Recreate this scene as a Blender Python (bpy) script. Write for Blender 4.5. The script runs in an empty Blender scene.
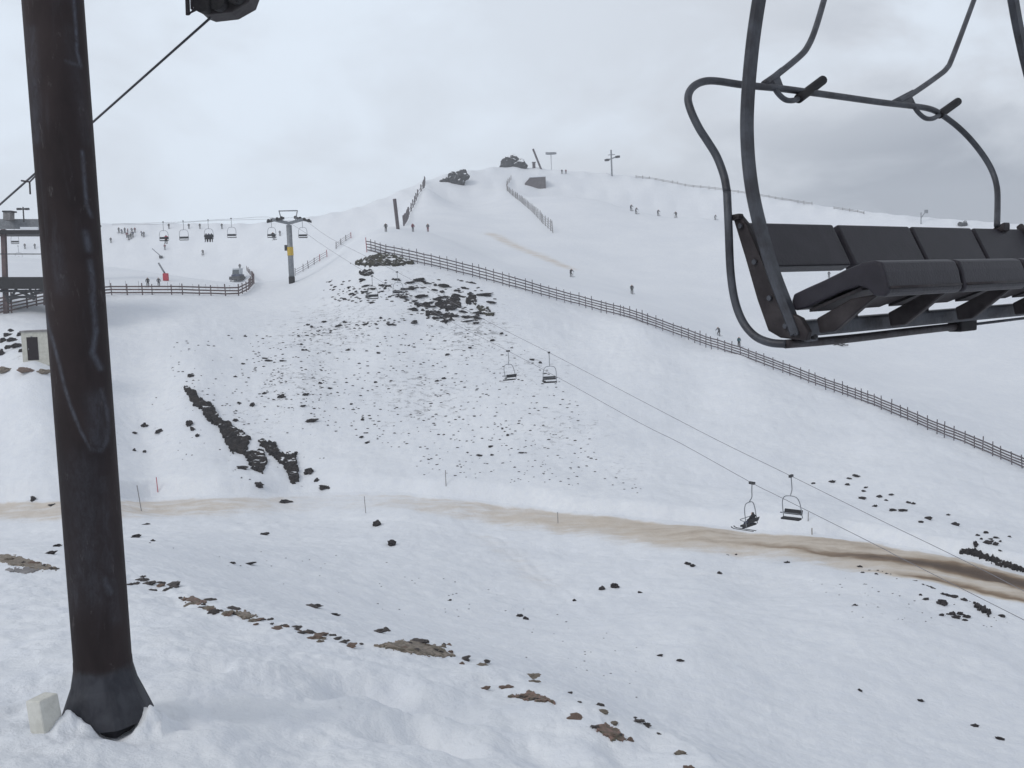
import bpy, bmesh, math, random
import numpy as np
from mathutils import Vector, Matrix, noise as mnoise

R = math.radians
random.seed(7)
rng = np.random.default_rng(11)
S = bpy.context.scene
COL = S.collection

# ------------------------------------------------------------------ camera
FPX, CX, CY = 1060.0, 512.0, 384.0
PITCH, ROLL = R(5.1), R(2.0)
_f = Vector((0, math.cos(PITCH), -math.sin(PITCH)))
_r0 = Vector((1, 0, 0))
_u0 = Vector((0, math.sin(PITCH), math.cos(PITCH)))
_r = math.cos(ROLL) * _r0 - math.sin(ROLL) * _u0
_u = math.sin(ROLL) * _r0 + math.cos(ROLL) * _u0
cd = bpy.data.cameras.new('camera')
cam = bpy.data.objects.new('camera', cd)
COL.objects.link(cam)
cam.matrix_world = Matrix(((_r.x, _u.x, -_f.x, 0), (_r.y, _u.y, -_f.y, 0), (_r.z, _u.z, -_f.z, 0), (0, 0, 0, 1)))
cd.sensor_width = 36
cd.lens = 36 * FPX / 1024
cd.clip_start, cd.clip_end = 0.05, 6000
S.camera = cam

# ------------------------------------------------------------------ sky and light
SUN_EL, SUN_AZ = R(40), R(-128)          # azimuth from +Y, towards -X (left)
W_ = bpy.data.worlds.new('World')
S.world = W_
W_.use_nodes = True
nt = W_.node_tree
nt.nodes.clear()
def N(t, typ, **k):
    n = t.nodes.new(typ)
    for a, b in k.items():
        setattr(n, a, b)
    return n
out = N(nt, 'ShaderNodeOutputWorld')
sky = N(nt, 'ShaderNodeTexSky', sky_type='NISHITA', sun_disc=False, sun_elevation=SUN_EL, sun_rotation=SUN_AZ)
bg1 = N(nt, 'ShaderNodeBackground'); bg1.inputs[1].default_value = 0.1
nt.links.new(sky.outputs[0], bg1.inputs[0])
tc = N(nt, 'ShaderNodeTexCoord')
mp = N(nt, 'ShaderNodeMapping'); mp.inputs['Scale'].default_value = (1, 1, 1.9)
nt.links.new(tc.outputs['Generated'], mp.inputs[0])
n1 = N(nt, 'ShaderNodeTexNoise'); n1.inputs['Scale'].default_value = 4.6; n1.inputs['Detail'].default_value = 7; n1.inputs['Roughness'].default_value = 0.55
n1.inputs['Distortion'].default_value = 0.3
nt.links.new(mp.outputs[0], n1.inputs[0])
# big dark bank of cloud low on the right
sep = N(nt, 'ShaderNodeSeparateXYZ'); nt.links.new(tc.outputs['Generated'], sep.inputs[0])
def math_(t, op, a, b=None, clamp=False):
    n = N(t, 'ShaderNodeMath', operation=op); n.use_clamp = clamp
    for i, v in enumerate((a, b)):
        if v is None: continue
        if isinstance(v, (int, float)): n.inputs[i].default_value = v
        else: t.links.new(v, n.inputs[i])
    return n.outputs[0]
def smooth(t, v, lo, hi):
    n = N(t, 'ShaderNodeMapRange', interpolation_type='SMOOTHSTEP')
    t.links.new(v, n.inputs[0]); n.inputs[1].default_value = lo; n.inputs[2].default_value = hi
    return n.outputs[0]
right = smooth(nt, sep.outputs[0], -0.02, 0.50)
low = math_(nt, 'SUBTRACT', 1.0, smooth(nt, sep.outputs[2], 0.055, 0.155))
bank = math_(nt, 'MULTIPLY', right, low)
nz = smooth(nt, n1.outputs[0], 0.37, 0.63)
d1 = math_(nt, 'MULTIPLY', nz, math_(nt, 'ADD', math_(nt, 'MULTIPLY', right, 0.34), 0.23))
d2 = math_(nt, 'ADD', d1, math_(nt, 'MULTIPLY', bank, 0.60))
over = math_(nt, 'MULTIPLY', smooth(nt, sep.outputs[2], 0.30, 0.75), 0.42)  # darker cloud overhead, out of view, added to dim the light on snow
mist = math_(nt, 'MULTIPLY', math_(nt, 'SUBTRACT', 1.0, smooth(nt, sep.outputs[2], 0.07, 0.24)), smooth(nt, sep.outputs[0], -0.10, 0.12))
d2 = math_(nt, 'ADD', d2, math_(nt, 'MULTIPLY', mist, 0.20))
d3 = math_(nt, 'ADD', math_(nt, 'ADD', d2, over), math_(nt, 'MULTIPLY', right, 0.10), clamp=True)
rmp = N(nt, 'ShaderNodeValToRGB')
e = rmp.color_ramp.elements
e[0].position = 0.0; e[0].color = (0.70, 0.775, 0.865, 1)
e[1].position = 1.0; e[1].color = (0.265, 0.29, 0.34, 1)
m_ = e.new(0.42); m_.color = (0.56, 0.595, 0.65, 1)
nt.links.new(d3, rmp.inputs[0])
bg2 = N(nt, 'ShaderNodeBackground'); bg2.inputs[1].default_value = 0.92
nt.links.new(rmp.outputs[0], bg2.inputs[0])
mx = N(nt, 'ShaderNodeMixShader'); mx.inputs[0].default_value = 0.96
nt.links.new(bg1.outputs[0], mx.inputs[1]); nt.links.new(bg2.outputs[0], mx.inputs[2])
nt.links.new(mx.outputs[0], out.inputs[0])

sl = bpy.data.lights.new('sun', 'SUN'); sl.energy = 0.75; sl.angle = R(18); sl.color = (1.0, 0.96, 0.90)
so = bpy.data.objects.new('sun', sl); COL.objects.link(so)
sd = Vector((math.sin(SUN_AZ) * math.cos(SUN_EL), math.cos(SUN_AZ) * math.cos(SUN_EL), math.sin(SUN_EL)))
so.rotation_euler = sd.to_track_quat('Z', 'Y').to_euler()
so.location = sd * 500
S.view_settings.view_transform = 'Standard'
S.view_settings.look = 'None'
S.view_settings.exposure = 0.32
S.view_settings.gamma = 1.0
S.view_settings.use_curve_mapping = False
S.cycles.max_bounces = 6
S.cycles.volume_bounces = 1
HAZE = 0.00052

# ------------------------------------------------------------------ helpers
def ray(px, py):
    px, py = float(px), float(py)
    return _f + (px - CX) / FPX * _r - (py - CY) / FPX * _u
def P(px, py, D):
    return float(D) * ray(px, py)
def plane_hit(px, py, pt, n):
    d = ray(px, py)
    return d * (pt.dot(n) / d.dot(n))

def tag(o, label=None, cat=None, group=None, kind=None):
    if label: o['label'] = label
    if cat: o['category'] = cat
    if group: o['group'] = group
    if kind: o['kind'] = kind
    return o
def empty(name, loc, rz=0.0):
    o = bpy.data.objects.new(name, None)
    o.empty_display_size = 0.2
    COL.objects.link(o)
    o.location = loc; o.rotation_euler = (0, 0, rz)
    return o
def link(name, me, mat=None, parent=None, keep=True):
    o = bpy.data.objects.new(name, me)
    COL.objects.link(o)
    if mat is not None and len(me.materials) == 0: me.materials.append(mat)
    if parent is not None:
        o.parent = parent
        if keep:   # geometry given in world space: undo the parent's placement
            ml = Matrix.LocRotScale(parent.location, parent.rotation_euler, None)
            if parent.parent is not None:
                pp = parent.parent
                ml = Matrix.LocRotScale(pp.location, pp.rotation_euler, None) @ parent.matrix_parent_inverse @ ml if parent.type == 'EMPTY' else Matrix.LocRotScale(pp.location, pp.rotation_euler, None)
            o.matrix_parent_inverse = ml.inverted() if parent.parent is None else Matrix.Identity(4)
    return o
def mesh_from(bm, name, smooth_=False):
    me = bpy.data.meshes.new(name)
    bm.normal_update()
    bm.to_mesh(me); bm.free()
    if smooth_:
        me.polygons.foreach_set('use_smooth', [True] * len(me.polygons))
    return me
def copy_tree(o, parent=None):
    c = o.copy(); COL.objects.link(c)
    if parent is not None: c.parent = parent
    for ch in list(o.children): copy_tree(ch, c)
    return c

def catmull(pts, n=8):
    pts = [Vector(p) for p in pts]
    if len(pts) < 3: return pts
    o = []
    ext = [pts[0] * 2 - pts[1]] + pts + [pts[-1] * 2 - pts[-2]]
    for i in range(1, len(ext) - 2):
        p0, p1, p2, p3 = ext[i - 1:i + 3]
        for k in range(n):
            t = k / n
            o.append(0.5 * ((2 * p1) + (p2 - p0) * t + (2 * p0 - 5 * p1 + 4 * p2 - p3) * t * t + (3 * p1 - p0 - 3 * p2 + p3) * t ** 3))
    o.append(pts[-1])
    return o
def sweep(bm, pts, prof, ref=Vector((0, 0, 1)), cap=True):
    """prof: list of (a,b) offsets; a along 'side', b along 'ref-ish' """
    pts = [Vector(p) for p in pts]
    rings = []
    n = len(pts)
    up = Vector(ref)
    for i, p in enumerate(pts):
        t = (pts[min(i + 1, n - 1)] - pts[max(i - 1, 0)])
        if t.length < 1e-9: t = Vector((0, 0, 1))
        t.normalize()
        b = up - t * up.dot(t)
        if b.length < 1e-3:
            b = t.orthogonal()
        b.normalize(); up = b
        a = t.cross(b)
        rings.append([bm.verts.new(p + a * u + b * v) for u, v in prof])
    m = len(prof)
    for i in range(n - 1):
        for k in range(m):
            bm.faces.new((rings[i][k], rings[i][(k + 1) % m], rings[i + 1][(k + 1) % m], rings[i + 1][k]))
    if cap:
        bm.faces.new(rings[0][::-1]); bm.faces.new(rings[-1])
def circ(r, n=8, sy=1.0):
    return [(r * math.cos(2 * math.pi * i / n), sy * r * math.sin(2 * math.pi * i / n)) for i in range(n)]
def rect(w, h, b=0.0):
    w, h = w / 2, h / 2
    if b <= 0: return [(w, h), (-w, h), (-w, -h), (w, -h)]
    return [(w, h - b), (w - b, h), (-w + b, h), (-w, h - b), (-w, -h + b), (-w + b, -h), (w - b, -h), (w, -h + b)]
def tube(bm, pts, r, n=8, ref=Vector((0, 0.3, 1))):
    sweep(bm, pts, circ(r, n), ref)
def box(bm, o, a, b, c):
    """box with corner o and edge vectors a, b, c"""
    o, a, b, c = Vector(o), Vector(a), Vector(b), Vector(c)
    v = [bm.verts.new(o + i * a + j * b + k * c) for k in (0, 1) for j in (0, 1) for i in (0, 1)]
    for f in ((0, 2, 3, 1), (4, 5, 7, 6), (0, 1, 5, 4), (2, 6, 7, 3), (0, 4, 6, 2), (1, 3, 7, 5)):
        bm.faces.new([v[i] for i in f])
    return v
def cbox(bm, c, sx, sy, sz, rz=0.0):
    ca, sa = math.cos(rz), math.sin(rz)
    X = Vector((ca, sa, 0)) * sx; Y = Vector((-sa, ca, 0)) * sy; Z = Vector((0, 0, sz))
    return box(bm, Vector(c) - X / 2 - Y / 2 - Z / 2, X, Y, Z)
def prism(bm, poly, ext):
    ext = Vector(ext)
    a = [bm.verts.new(Vector(p)) for p in poly]
    b = [bm.verts.new(Vector(p) + ext) for p in poly]
    n = len(poly)
    bm.faces.new(a[::-1]); bm.faces.new(b)
    for i in range(n):
        bm.faces.new((a[i], a[(i + 1) % n], b[(i + 1) % n], b[i]))
def bevel_all(bm, w, seg=2, ang=0.5):
    bmesh.ops.recalc_face_normals(bm, faces=bm.faces)
    ed = [e for e in bm.edges if e.is_manifold and e.calc_face_angle(0) > ang]
    bmesh.ops.bevel(bm, geom=ed, offset=w, segments=seg, affect='EDGES', profile=0.6)
def fixn(bm):
    bmesh.ops.recalc_face_normals(bm, faces=bm.faces)

# ------------------------------------------------------------------ materials
def mat(name, c, rough=0.7, c2=None, scale=8.0, fac=(0.35, 0.65), bump=0.0, bscale=None, metal=0.0, spec=0.5, stretch=(1, 1, 1), coords='Object', snow_top=0.0):
    m = bpy.data.materials.new(name); m.use_nodes = True
    t = m.node_tree; b = t.nodes['Principled BSDF']
    b.inputs['Roughness'].default_value = rough; b.inputs['Metallic'].default_value = metal
    b.inputs['Specular IOR Level'].default_value = spec
    tcn = N(t, 'ShaderNodeTexCoord'); mpn = N(t, 'ShaderNodeMapping'); mpn.inputs['Scale'].default_value = stretch
    t.links.new(tcn.outputs[coords], mpn.inputs[0])
    if c2 is None: c2 = tuple(v * 0.7 for v in c)
    nz_ = N(t, 'ShaderNodeTexNoise'); nz_.inputs['Scale'].default_value = scale; nz_.inputs['Detail'].default_value = 6; nz_.inputs['Roughness'].default_value = 0.6
    t.links.new(mpn.outputs[0], nz_.inputs[0])
    f_ = smooth(t, nz_.outputs[0], *fac)
    mix = N(t, 'ShaderNodeMix', data_type='RGBA')
    t.links.new(f_, mix.inputs[0])
    mix.inputs[6].default_value = (*c, 1); mix.inputs[7].default_value = (*c2, 1)
    colr = mix.outputs[2]
    if snow_top > 0:
        g = N(t, 'ShaderNodeNewGeometry'); sp = N(t, 'ShaderNodeSeparateXYZ'); t.links.new(g.outputs['Normal'], sp.inputs[0])
        nz2 = N(t, 'ShaderNodeTexNoise'); nz2.inputs['Scale'].default_value = scale * 0.6; nz2.inputs['Detail'].default_value = 5
        t.links.new(tcn.outputs[coords], nz2.inputs[0])
        sfac = smooth(t, math_(t, 'ADD', sp.outputs[2], math_(t, 'MULTIPLY', math_(t, 'SUBTRACT', nz2.outputs[0], 0.5), 1.6)), 1.05 - snow_top, 1.2 - snow_top)
        m2 = N(t, 'ShaderNodeMix', data_type='RGBA'); t.links.new(sfac, m2.inputs[0]); t.links.new(colr, m2.inputs[6]); m2.inputs[7].default_value = (0.8, 0.82, 0.85, 1)
        colr = m2.outputs[2]
    t.links.new(colr, b.inputs['Base Color'])
    if bump:
        nb = N(t, 'ShaderNodeTexNoise'); nb.inputs['Scale'].default_value = bscale or scale * 3; nb.inputs['Detail'].default_value = 5
        t.links.new(mpn.outputs[0], nb.inputs[0])
        bn = N(t, 'ShaderNodeBump'); bn.inputs['Strength'].default_value = bump; bn.inputs['Distance'].default_value = 0.02
        t.links.new(nb.outputs[0], bn.inputs['Height']); t.links.new(bn.outputs[0], b.inputs['Normal'])
    return m

def snow_mat(name):
    m = bpy.data.materials.new(name); m.use_nodes = True
    t = m.node_tree; b = t.nodes['Principled BSDF']
    b.inputs['Roughness'].default_value = 0.75; b.inputs['Specular IOR Level'].default_value = 0.25
    tcn = N(t, 'ShaderNodeTexCoord')
    def nz_(sc, det=5, rgh=0.55, dist=0.0, st=None):
        n = N(t, 'ShaderNodeTexNoise'); n.inputs['Scale'].default_value = sc; n.inputs['Detail'].default_value = det; n.inputs['Roughness'].default_value = rgh
        n.inputs['Distortion'].default_value = dist
        if st:
            mm = N(t, 'ShaderNodeMapping'); mm.inputs['Scale'].default_value = st; t.links.new(tcn.outputs['Object'], mm.inputs[0]); t.links.new(mm.outputs[0], n.inputs[0])
        else: t.links.new(tcn.outputs['Object'], n.inputs[0])
        return n.outputs[0]
    def mixc(f, a, bb):
        n = N(t, 'ShaderNodeMix', data_type='RGBA')
        t.links.new(f, n.inputs[0])
        for i, v in ((6, a), (7, bb)):
            if isinstance(v, tuple): n.inputs[i].default_value = (*v, 1)
            else: t.links.new(v, n.inputs[i])
        return n.outputs[2]
    def attr(nm):
        a = N(t, 'ShaderNodeAttribute', attribute_name=nm); return a.outputs['Fac']
    # clean snow with faint old / new patches
    c = mixc(smooth(t, nz_(0.11, 6), 0.3, 0.7), (0.79, 0.81, 0.838), (0.735, 0.758, 0.795))
    c = mixc(math_(t, 'MULTIPLY', smooth(t, nz_(1.6, 6, 0.65), 0.35, 0.75), 0.6), c, (0.68, 0.71, 0.77))
    # dead grass and grit showing through thin snow
    sc = attr('scree')
    g1 = math_(t, 'ADD', nz_(1.5, 8, 0.74, 0.5, (0.75, 1.1, 1.2)), math_(t, 'MULTIPLY', sc, 0.15))
    c = mixc(math_(t, 'MULTIPLY', math_(t, 'MULTIPLY', smooth(t, g1, 0.635, 0.75), sc), 0.62), c, (0.10, 0.095, 0.10))
    # tan dirt
    d = attr('dirt')
    dn = math_(t, 'ADD', d, math_(t, 'MULTIPLY', math_(t, 'SUBTRACT', nz_(0.9, 8, 0.7, 0.0, (0.45, 1.2, 1.0)), 0.5), 0.45))
    df = math_(t, 'MULTIPLY', smooth(t, dn, 0.05, 1.05), smooth(t, d, 0.0, 0.12))
    r_ = N(t, 'ShaderNodeValToRGB'); t.links.new(df, r_.inputs[0])
    el = r_.color_ramp.elements
    el[0].position = 0; el[0].color = (0.71, 0.70, 0.695, 1)
    el[1].position = 1; el[1].color = (0.085, 0.055, 0.036, 1)
    q = el.new(0.38); q.color = (0.57, 0.50, 0.42, 1)
    q = el.new(0.72); q.color = (0.25, 0.178, 0.115, 1)
    c = mixc(smooth(t, df, 0.0, 0.28), c, r_.outputs[0])
    t.links.new(c, b.inputs['Base Color'])
    # bump at three sizes
    bh = math_(t, 'ADD', math_(t, 'MULTIPLY', nz_(5.0, 6, 0.6), 0.05), math_(t, 'MULTIPLY', nz_(0.8, 7, 0.6), 0.13))
    bh = math_(t, 'ADD', bh, math_(t, 'MULTIPLY', nz_(24.0, 3, 0.6), 0.008))
    bn = N(t, 'ShaderNodeBump'); bn.inputs['Strength'].default_value = 0.8; bn.inputs['Distance'].default_value = 1.0
    t.links.new(bh, bn.inputs['Height']); t.links.new(bn.outputs[0], b.inputs['Normal'])
    return m

M = {}
M['snow'] = snow_mat('snow')
M['pole'] = None
M['rock'] = mat('dark_rock', (0.016, 0.013, 0.014), 0.9, (0.045, 0.038, 0.038), 1.5, bump=0.6, bscale=6, spec=.15)
M['wetrock'] = mat('wet_rock', (0.011, 0.009, 0.010), 0.9, (0.030, 0.024, 0.022), 1.2, bump=0.8, bscale=5, spec=.15, snow_top=.05)
M['greyrock'] = mat('grey_rock', (0.14, 0.125, 0.12), 0.9, (0.055, 0.05, 0.05), 6.0, bump=0.7, bscale=20, spec=.2)
M['tanrock'] = mat('tan_rock', (0.29, 0.24, 0.20), 0.9, (0.10, 0.088, 0.06), 15.0, bump=0.8, bscale=14)
M['redrock'] = mat('red_rock', (0.25, 0.155, 0.13), 0.9, (0.11, 0.098, 0.07), 15.0, bump=0.8, bscale=14)
M['grassrock'] = mat('mossy_rock', (0.06, 0.056, 0.036), 0.95, (0.022, 0.019, 0.017), 1.5, bump=0.8, bscale=6, spec=.15, snow_top=0.2)
M['toprock'] = mat('summit_rock', (0.05, 0.052, 0.055), 0.9, (0.022, 0.022, 0.024), 0.8, bump=0.8, bscale=3, spec=.15, snow_top=0.48)
M['wood'] = mat('weathered_wood', (0.135, 0.12, 0.13), 0.9, (0.085, 0.075, 0.082), 2.0, spec=.15)
M['redwood'] = mat('brown_wood', (0.13, 0.085, 0.085), 0.9, (0.08, 0.06, 0.06), 2.0)
M['palewood'] = mat('pale_wood', (0.27, 0.26, 0.26), 0.9, (0.18, 0.17, 0.17), 2.0)
M['red'] = mat('red_cloth', (0.42, 0.05, 0.07), 0.8)
M['redbox'] = mat('red_paint', (0.50, 0.035, 0.06), 0.6)
M['galv'] = mat('galvanised_steel', (0.24, 0.255, 0.275), 0.55, (0.17, 0.18, 0.2), 3.0, metal=0.3)
M['darkmetal'] = mat('dark_metal', (0.05, 0.05, 0.055), 0.6, (0.03, 0.03, 0.034), 4.0, spec=.25)
M['yellow'] = mat('yellow_paint', (0.60, 0.40, 0.03), 0.6)
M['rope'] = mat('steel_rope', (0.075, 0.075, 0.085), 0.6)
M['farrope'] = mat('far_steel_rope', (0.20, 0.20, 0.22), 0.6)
M['cream'] = mat('cream_render', (0.56, 0.55, 0.49), 0.9, (0.47, 0.46, 0.40), 3.0, bump=0.2)
M['door'] = mat('dark_door', (0.016, 0.008, 0.010), 0.85, spec=.1)
M['chairsteel'] = mat('chair_steel', (0.062, 0.067, 0.08), 0.5, (0.030, 0.030, 0.036), 9.0, fac=(0.38, 0.66), bump=0.12, bscale=60, metal=0.25)
M['chairdark'] = mat('chair_dark_steel', (0.022, 0.018, 0.020), 0.6, (0.04, 0.034, 0.036), 12.0, bump=0.15, bscale=50, spec=.25)
M['railsteel'] = mat('rusty_rail', (0.030, 0.024, 0.026), 0.55, (0.055, 0.052, 0.058), 10.0, fac=(.4, .7), bump=0.15, bscale=50, spec=.3)
M['vinyl'] = mat('grey_vinyl', (0.024, 0.021, 0.028), 0.45, (0.016, 0.014, 0.019), 14.0, fac=(0.3, 0.75), bump=0.12, bscale=120, spec=0.3)
M['rubber'] = mat('black_rubber', (0.012, 0.011, 0.013), 0.6, (0.02, 0.019, 0.02), 20, spec=.15)
M['skin'] = mat('skin', (0.45, 0.28, 0.2), 0.6)
M['concrete'] = mat('pale_foam', (0.64, 0.635, 0.59), 0.85, (0.54, 0.535, 0.49), 6.0, bump=0.4, bscale=30)
for k, v in dict(black=(0.018, 0.018, 0.022), navy=(0.03, 0.04, 0.09), grey=(0.10, 0.10, 0.11), maroon=(0.16, 0.03, 0.05), crimson=(0.45, 0.04, 0.08), teal=(0.03, 0.10, 0.12)).items():
    M['cloth_' + k] = mat('cloth_' + k, v, 0.9)

# ------------------------------------------------------------------ terrain
def perlin(x, y, seed=0):
    x = np.asarray(x, float); y = np.asarray(y, float)
    xi = np.floor(x).astype(np.int64); yi = np.floor(y).astype(np.int64)
    xf, yf = x - xi, y - yi
    def h(a, b):
        n = (a * 374761393 + b * 668265263 + seed * 1274126177) & 0xffffffff
        n = ((n ^ (n >> 13)) * 1274126177) & 0xffffffff
        n = n ^ (n >> 16)
        return (n & 0xffff) / 65536.0 * 2 * np.pi
    def g(ix, iy, fx, fy):
        a = h(ix, iy); return np.cos(a) * fx + np.sin(a) * fy
    u = xf ** 3 * (xf * (xf * 6 - 15) + 10); v = yf ** 3 * (yf * (yf * 6 - 15) + 10)
    a = g(xi, yi, xf, yf); b = g(xi + 1, yi, xf - 1, yf); c = g(xi, yi + 1, xf, yf - 1); d = g(xi + 1, yi + 1, xf - 1, yf - 1)
    return (a + u * (b - a)) + v * ((c + u * (d - c)) - (a + u * (b - a)))
def fbm(x, y, o=4, seed=0, gain=0.5):
    s, a, f = 0, 1, 1
    for i in range(o):
        s = s + a * perlin(x * f + 17.3 * i, y * f - 9.1 * i, seed + i); a *= gain; f *= 2.03
    return s
def sstep(x, lo, hi):
    t = np.clip((x - lo) / (hi - lo), 0, 1); return t * t * (3 - 2 * t)

CTRL = [
 # near slope by the pole
 (0,768,8.4),(110,768,8.7),(110,720,9.9),(300,768,9.4),(512,768,10.4),(620,768,11.4),(0,650,13),(200,690,11),(250,640,14.5),(400,690,12.6),(500,735,11.5),
 (20,572,24),(140,588,22),(250,615,18.5),(400,650,16),(500,692,13.6),(600,732,12.2),(680,758,11.9),
 # valley side beyond the brow
 (0,545,42),(150,562,36),(150,535,62),(300,600,42),(300,560,60),(400,610,50),(400,560,68),(500,640,46),(600,660,44),(600,570,71),(660,720,36),(700,640,48),(740,760,32),
 (800,650,49),(800,710,41),(860,768,34),(900,620,56),(1000,625,58),(1000,690,47),(1024,768,37),(760,585,66),
 # track along the valley
 (0,517,86),(130,512,89),(250,508,91),(400,503,92),(500,508,90),(600,520,85),(700,532,80),(800,545,75.5),(900,562,71),(1000,583,67),(1024,590,66),
 # bank above it and the scree slope
 (0,470,96),(150,470,103),(300,470,103),(400,472,101),(500,475,98),(600,490,94),(700,505,90),(850,525,83),(960,548,76),
 (0,400,104),(35,370,107),(35,355,110),(230,430,108),(190,390,113),(300,400,113),(400,400,115),(500,420,110),(600,430,107),(700,460,100),(800,480,95),(900,500,89),
 (1000,520,84),(60,330,122),(150,330,130),(250,330,133),(330,330,134),(420,330,133),(500,340,131),(600,370,125),(700,400,118),(850,440,107),
 # ground along the fences
 (0,312,128),(70,300,140),(150,293,146),(230,296,150),(292,283,160),(370,262,150),(400,268,147),(372,249,152),(440,265,150),(512,283,149),(640,320,141),(740,354,131),(880,405,119),(1000,455,107),(1060,482,101),
 # wide piste beyond
 (0,262,235),(150,284,250),(60,270,230),(330,262,190),(345,245,200),(400,228,228),(430,232,222),(500,262,195),(571,276,190),(632,294,185),(740,343,155),(840,346,168),(900,330,180),(1000,330,178),(1024,400,142),(900,380,150),
 (1060,430,128),(500,235,232),(550,233,238),(600,240,235),(700,260,222),(800,270,215),(900,270,220),(1024,280,215),
 (507,190,318),(440,200,290),(470,215,262),(405,224,235),(424,184,300),(640,211,280),(700,217,272),(760,225,262),(560,195,305),(600,200,295),
 (860,235,262),(1000,250,255),
]
SKYL = [(-60,222,345),(60,222,345),(110,222,345),(180,222,342),(250,222,334),(280,220,326),(308,215.5,320),(340,210,318),(362,205,318),(392,191,322),(418,180,328),(440,172,335),(476,167,342),(494,163.5,346),(513,163,350),(527,165,351),(570,168,352),(612,172,351),
        (641,175,349),(694,186,344),(719,188,341),(760,195,336),(811,203,330),(868,210,322),(922,216,314),(1016,223,304),(1090,230,298)]
pts = []
for (px, py, D) in CTRL:
    v = P(px, py, D); pts.append((math.atan2(v.x, v.y), math.hypot(v.x, v.y), v.z))
_sx = np.arange(-60, 1091, 23.0)
_sk = np.array(SKYL, float)
for px in _sx:
    py = np.interp(px, _sk[:, 0], _sk[:, 1]); D = np.interp(px, _sk[:, 0], _sk[:, 2])
    py = 0.5 * py + 0.25 * (np.interp(px - 14, _sk[:, 0], _sk[:, 1]) + np.interp(px + 14, _sk[:, 0], _sk[:, 1]))
    D = 0.4 * D + 0.3 * (np.interp(px - 25, _sk[:, 0], _sk[:, 2]) + np.interp(px + 25, _sk[:, 0], _sk[:, 2]))
    v = P(px, py, D); a, r_ = math.atan2(v.x, v.y), math.hypot(v.x, v.y)
    pts.append((a, r_, v.z))
    pts.append((a, r_ * 0.965, v.z - 0.028 * r_ * 0.9))
    pts.append((a, r_ * 1.06, v.z - 0.012 * r_))
    pts.append((a, r_ * 1.35, v.z - 0.16 * r_))
    pts.append((a, r_ * 2.2, -35.0))
for a in np.radians([-70, -45, -28, -10, 8, 25, 45, 70]):
    pts.append((a, 2.2, -3.35)); pts.append((a, 4.2, -3.5)); 
    pts.append((a, 950, -40.0))
for a, l in ((-45, [(9, -3.7), (25, -6), (60, -12), (95, -16), (130, -4), (250, 6), (340, 24)]), (45, [(8, -4.2), (14, -7.5), (30, -14), (60, -19), (100, -19), (160, -14), (250, 2), (310, 12)]),
             (-70, [(9, -3.6), (25, -5), (60, -10), (130, -4), (340, 22)]), (70, [(8, -4), (14, -7), (30, -14), (60, -19), (150, -15), (310, 10)])):
    for r_, z in l: pts.append((R(a), r_, z))
pts = np.array(pts)
KA = 3.2
TX = np.c_[pts[:, 0] * KA, np.log(pts[:, 1])]
TE = pts[:, 2] / pts[:, 1]
def _k(d2): return 0.5 * d2 * np.log(np.maximum(d2, 1e-12))
n_ = len(TX)
d2_ = ((TX[:, None] - TX[None]) ** 2).sum(-1)
A_ = np.zeros((n_ + 3, n_ + 3)); A_[:n_, :n_] = _k(d2_) + np.eye(n_) * 8e-4
A_[:n_, n_] = 1; A_[:n_, n_ + 1:] = TX; A_[n_:, :n_] = A_[:n_, n_:].T
W8 = np.linalg.solve(A_, np.r_[TE, 0, 0, 0])
def tps(az, lr):
    sh = az.shape; q = np.c_[(az * KA).ravel(), lr.ravel()]
    o_ = np.empty(len(q))
    for i in range(0, len(q), 40000):
        s = q[i:i + 40000]
        o_[i:i + 40000] = _k((s[:, None, 0] - TX[None, :, 0]) ** 2 + (s[:, None, 1] - TX[None, :, 1]) ** 2) @ W8[:n_] + W8[n_] + s @ W8[n_ + 1:]
    return o_.reshape(sh)
def generic(r):
    z = -3.5 - 9 * sstep(r, 8, 60) + 26 * sstep(r, 110, 330) - 45 * sstep(r, 380, 700)
    return z

DENTS = []   # (x, y, radius, depth), filled below once the smooth surface is known
def zbase(az, r):
    c = np.clip(az, R(-68), R(68))
    e1 = tps(c, np.log(r))
    w = sstep(np.abs(az), R(42), R(66))
    return (1 - w) * e1 * r + w * generic(r)

az_in = np.linspace(R(-29.5), R(29.5), 760)
az_l = np.linspace(-math.pi, R(-29.5), 130)[:-1]
az_r = np.linspace(R(29.5), math.pi, 130)[1:]
AZ = np.r_[az_l, az_in, az_r]
RR = np.r_[np.geomspace(1.2, 6, 40)[:-1], np.geomspace(6, 60, 400)[:-1], np.geomspace(60, 400, 330)[:-1], np.geomspace(400, 980, 40)]
AG, RG = np.meshgrid(AZ, RR, indexing='ij')
ZG = zbase(AG, RG)
XG, YG = RG * np.sin(AG), RG * np.cos(AG)
def hit_grid(Z, px, py):
    d = ray(px, py); a = math.atan2(d.x, d.y); s = d.z / math.hypot(d.x, d.y)
    i = int(np.clip(np.searchsorted(AZ, a) - 1, 0, len(AZ) - 2)); t = (a - AZ[i]) / (AZ[i + 1] - AZ[i])
    ecol = ((1 - t) * Z[i] + t * Z[i + 1]) / RR
    ok = np.nonzero(ecol[1:] >= s)[0]
    k0 = np.searchsorted(RR, 5.0)
    ok = ok[ok >= k0]
    if len(ok) == 0:
        m = RR > 60
        j = int(np.argmax(np.where(m, ecol, -9))); r = RR[j]
    else:
        j = ok[0]; e0, e1 = ecol[j], ecol[j + 1]
        r = RR[j] + (RR[j + 1] - RR[j]) * (0 if e1 == e0 else min(max((s - e0) / (e1 - e0), 0), 1))
    z = np.interp(r, RR, ecol * RR)
    return Vector((r * math.sin(a), r * math.cos(a), z))
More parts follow.
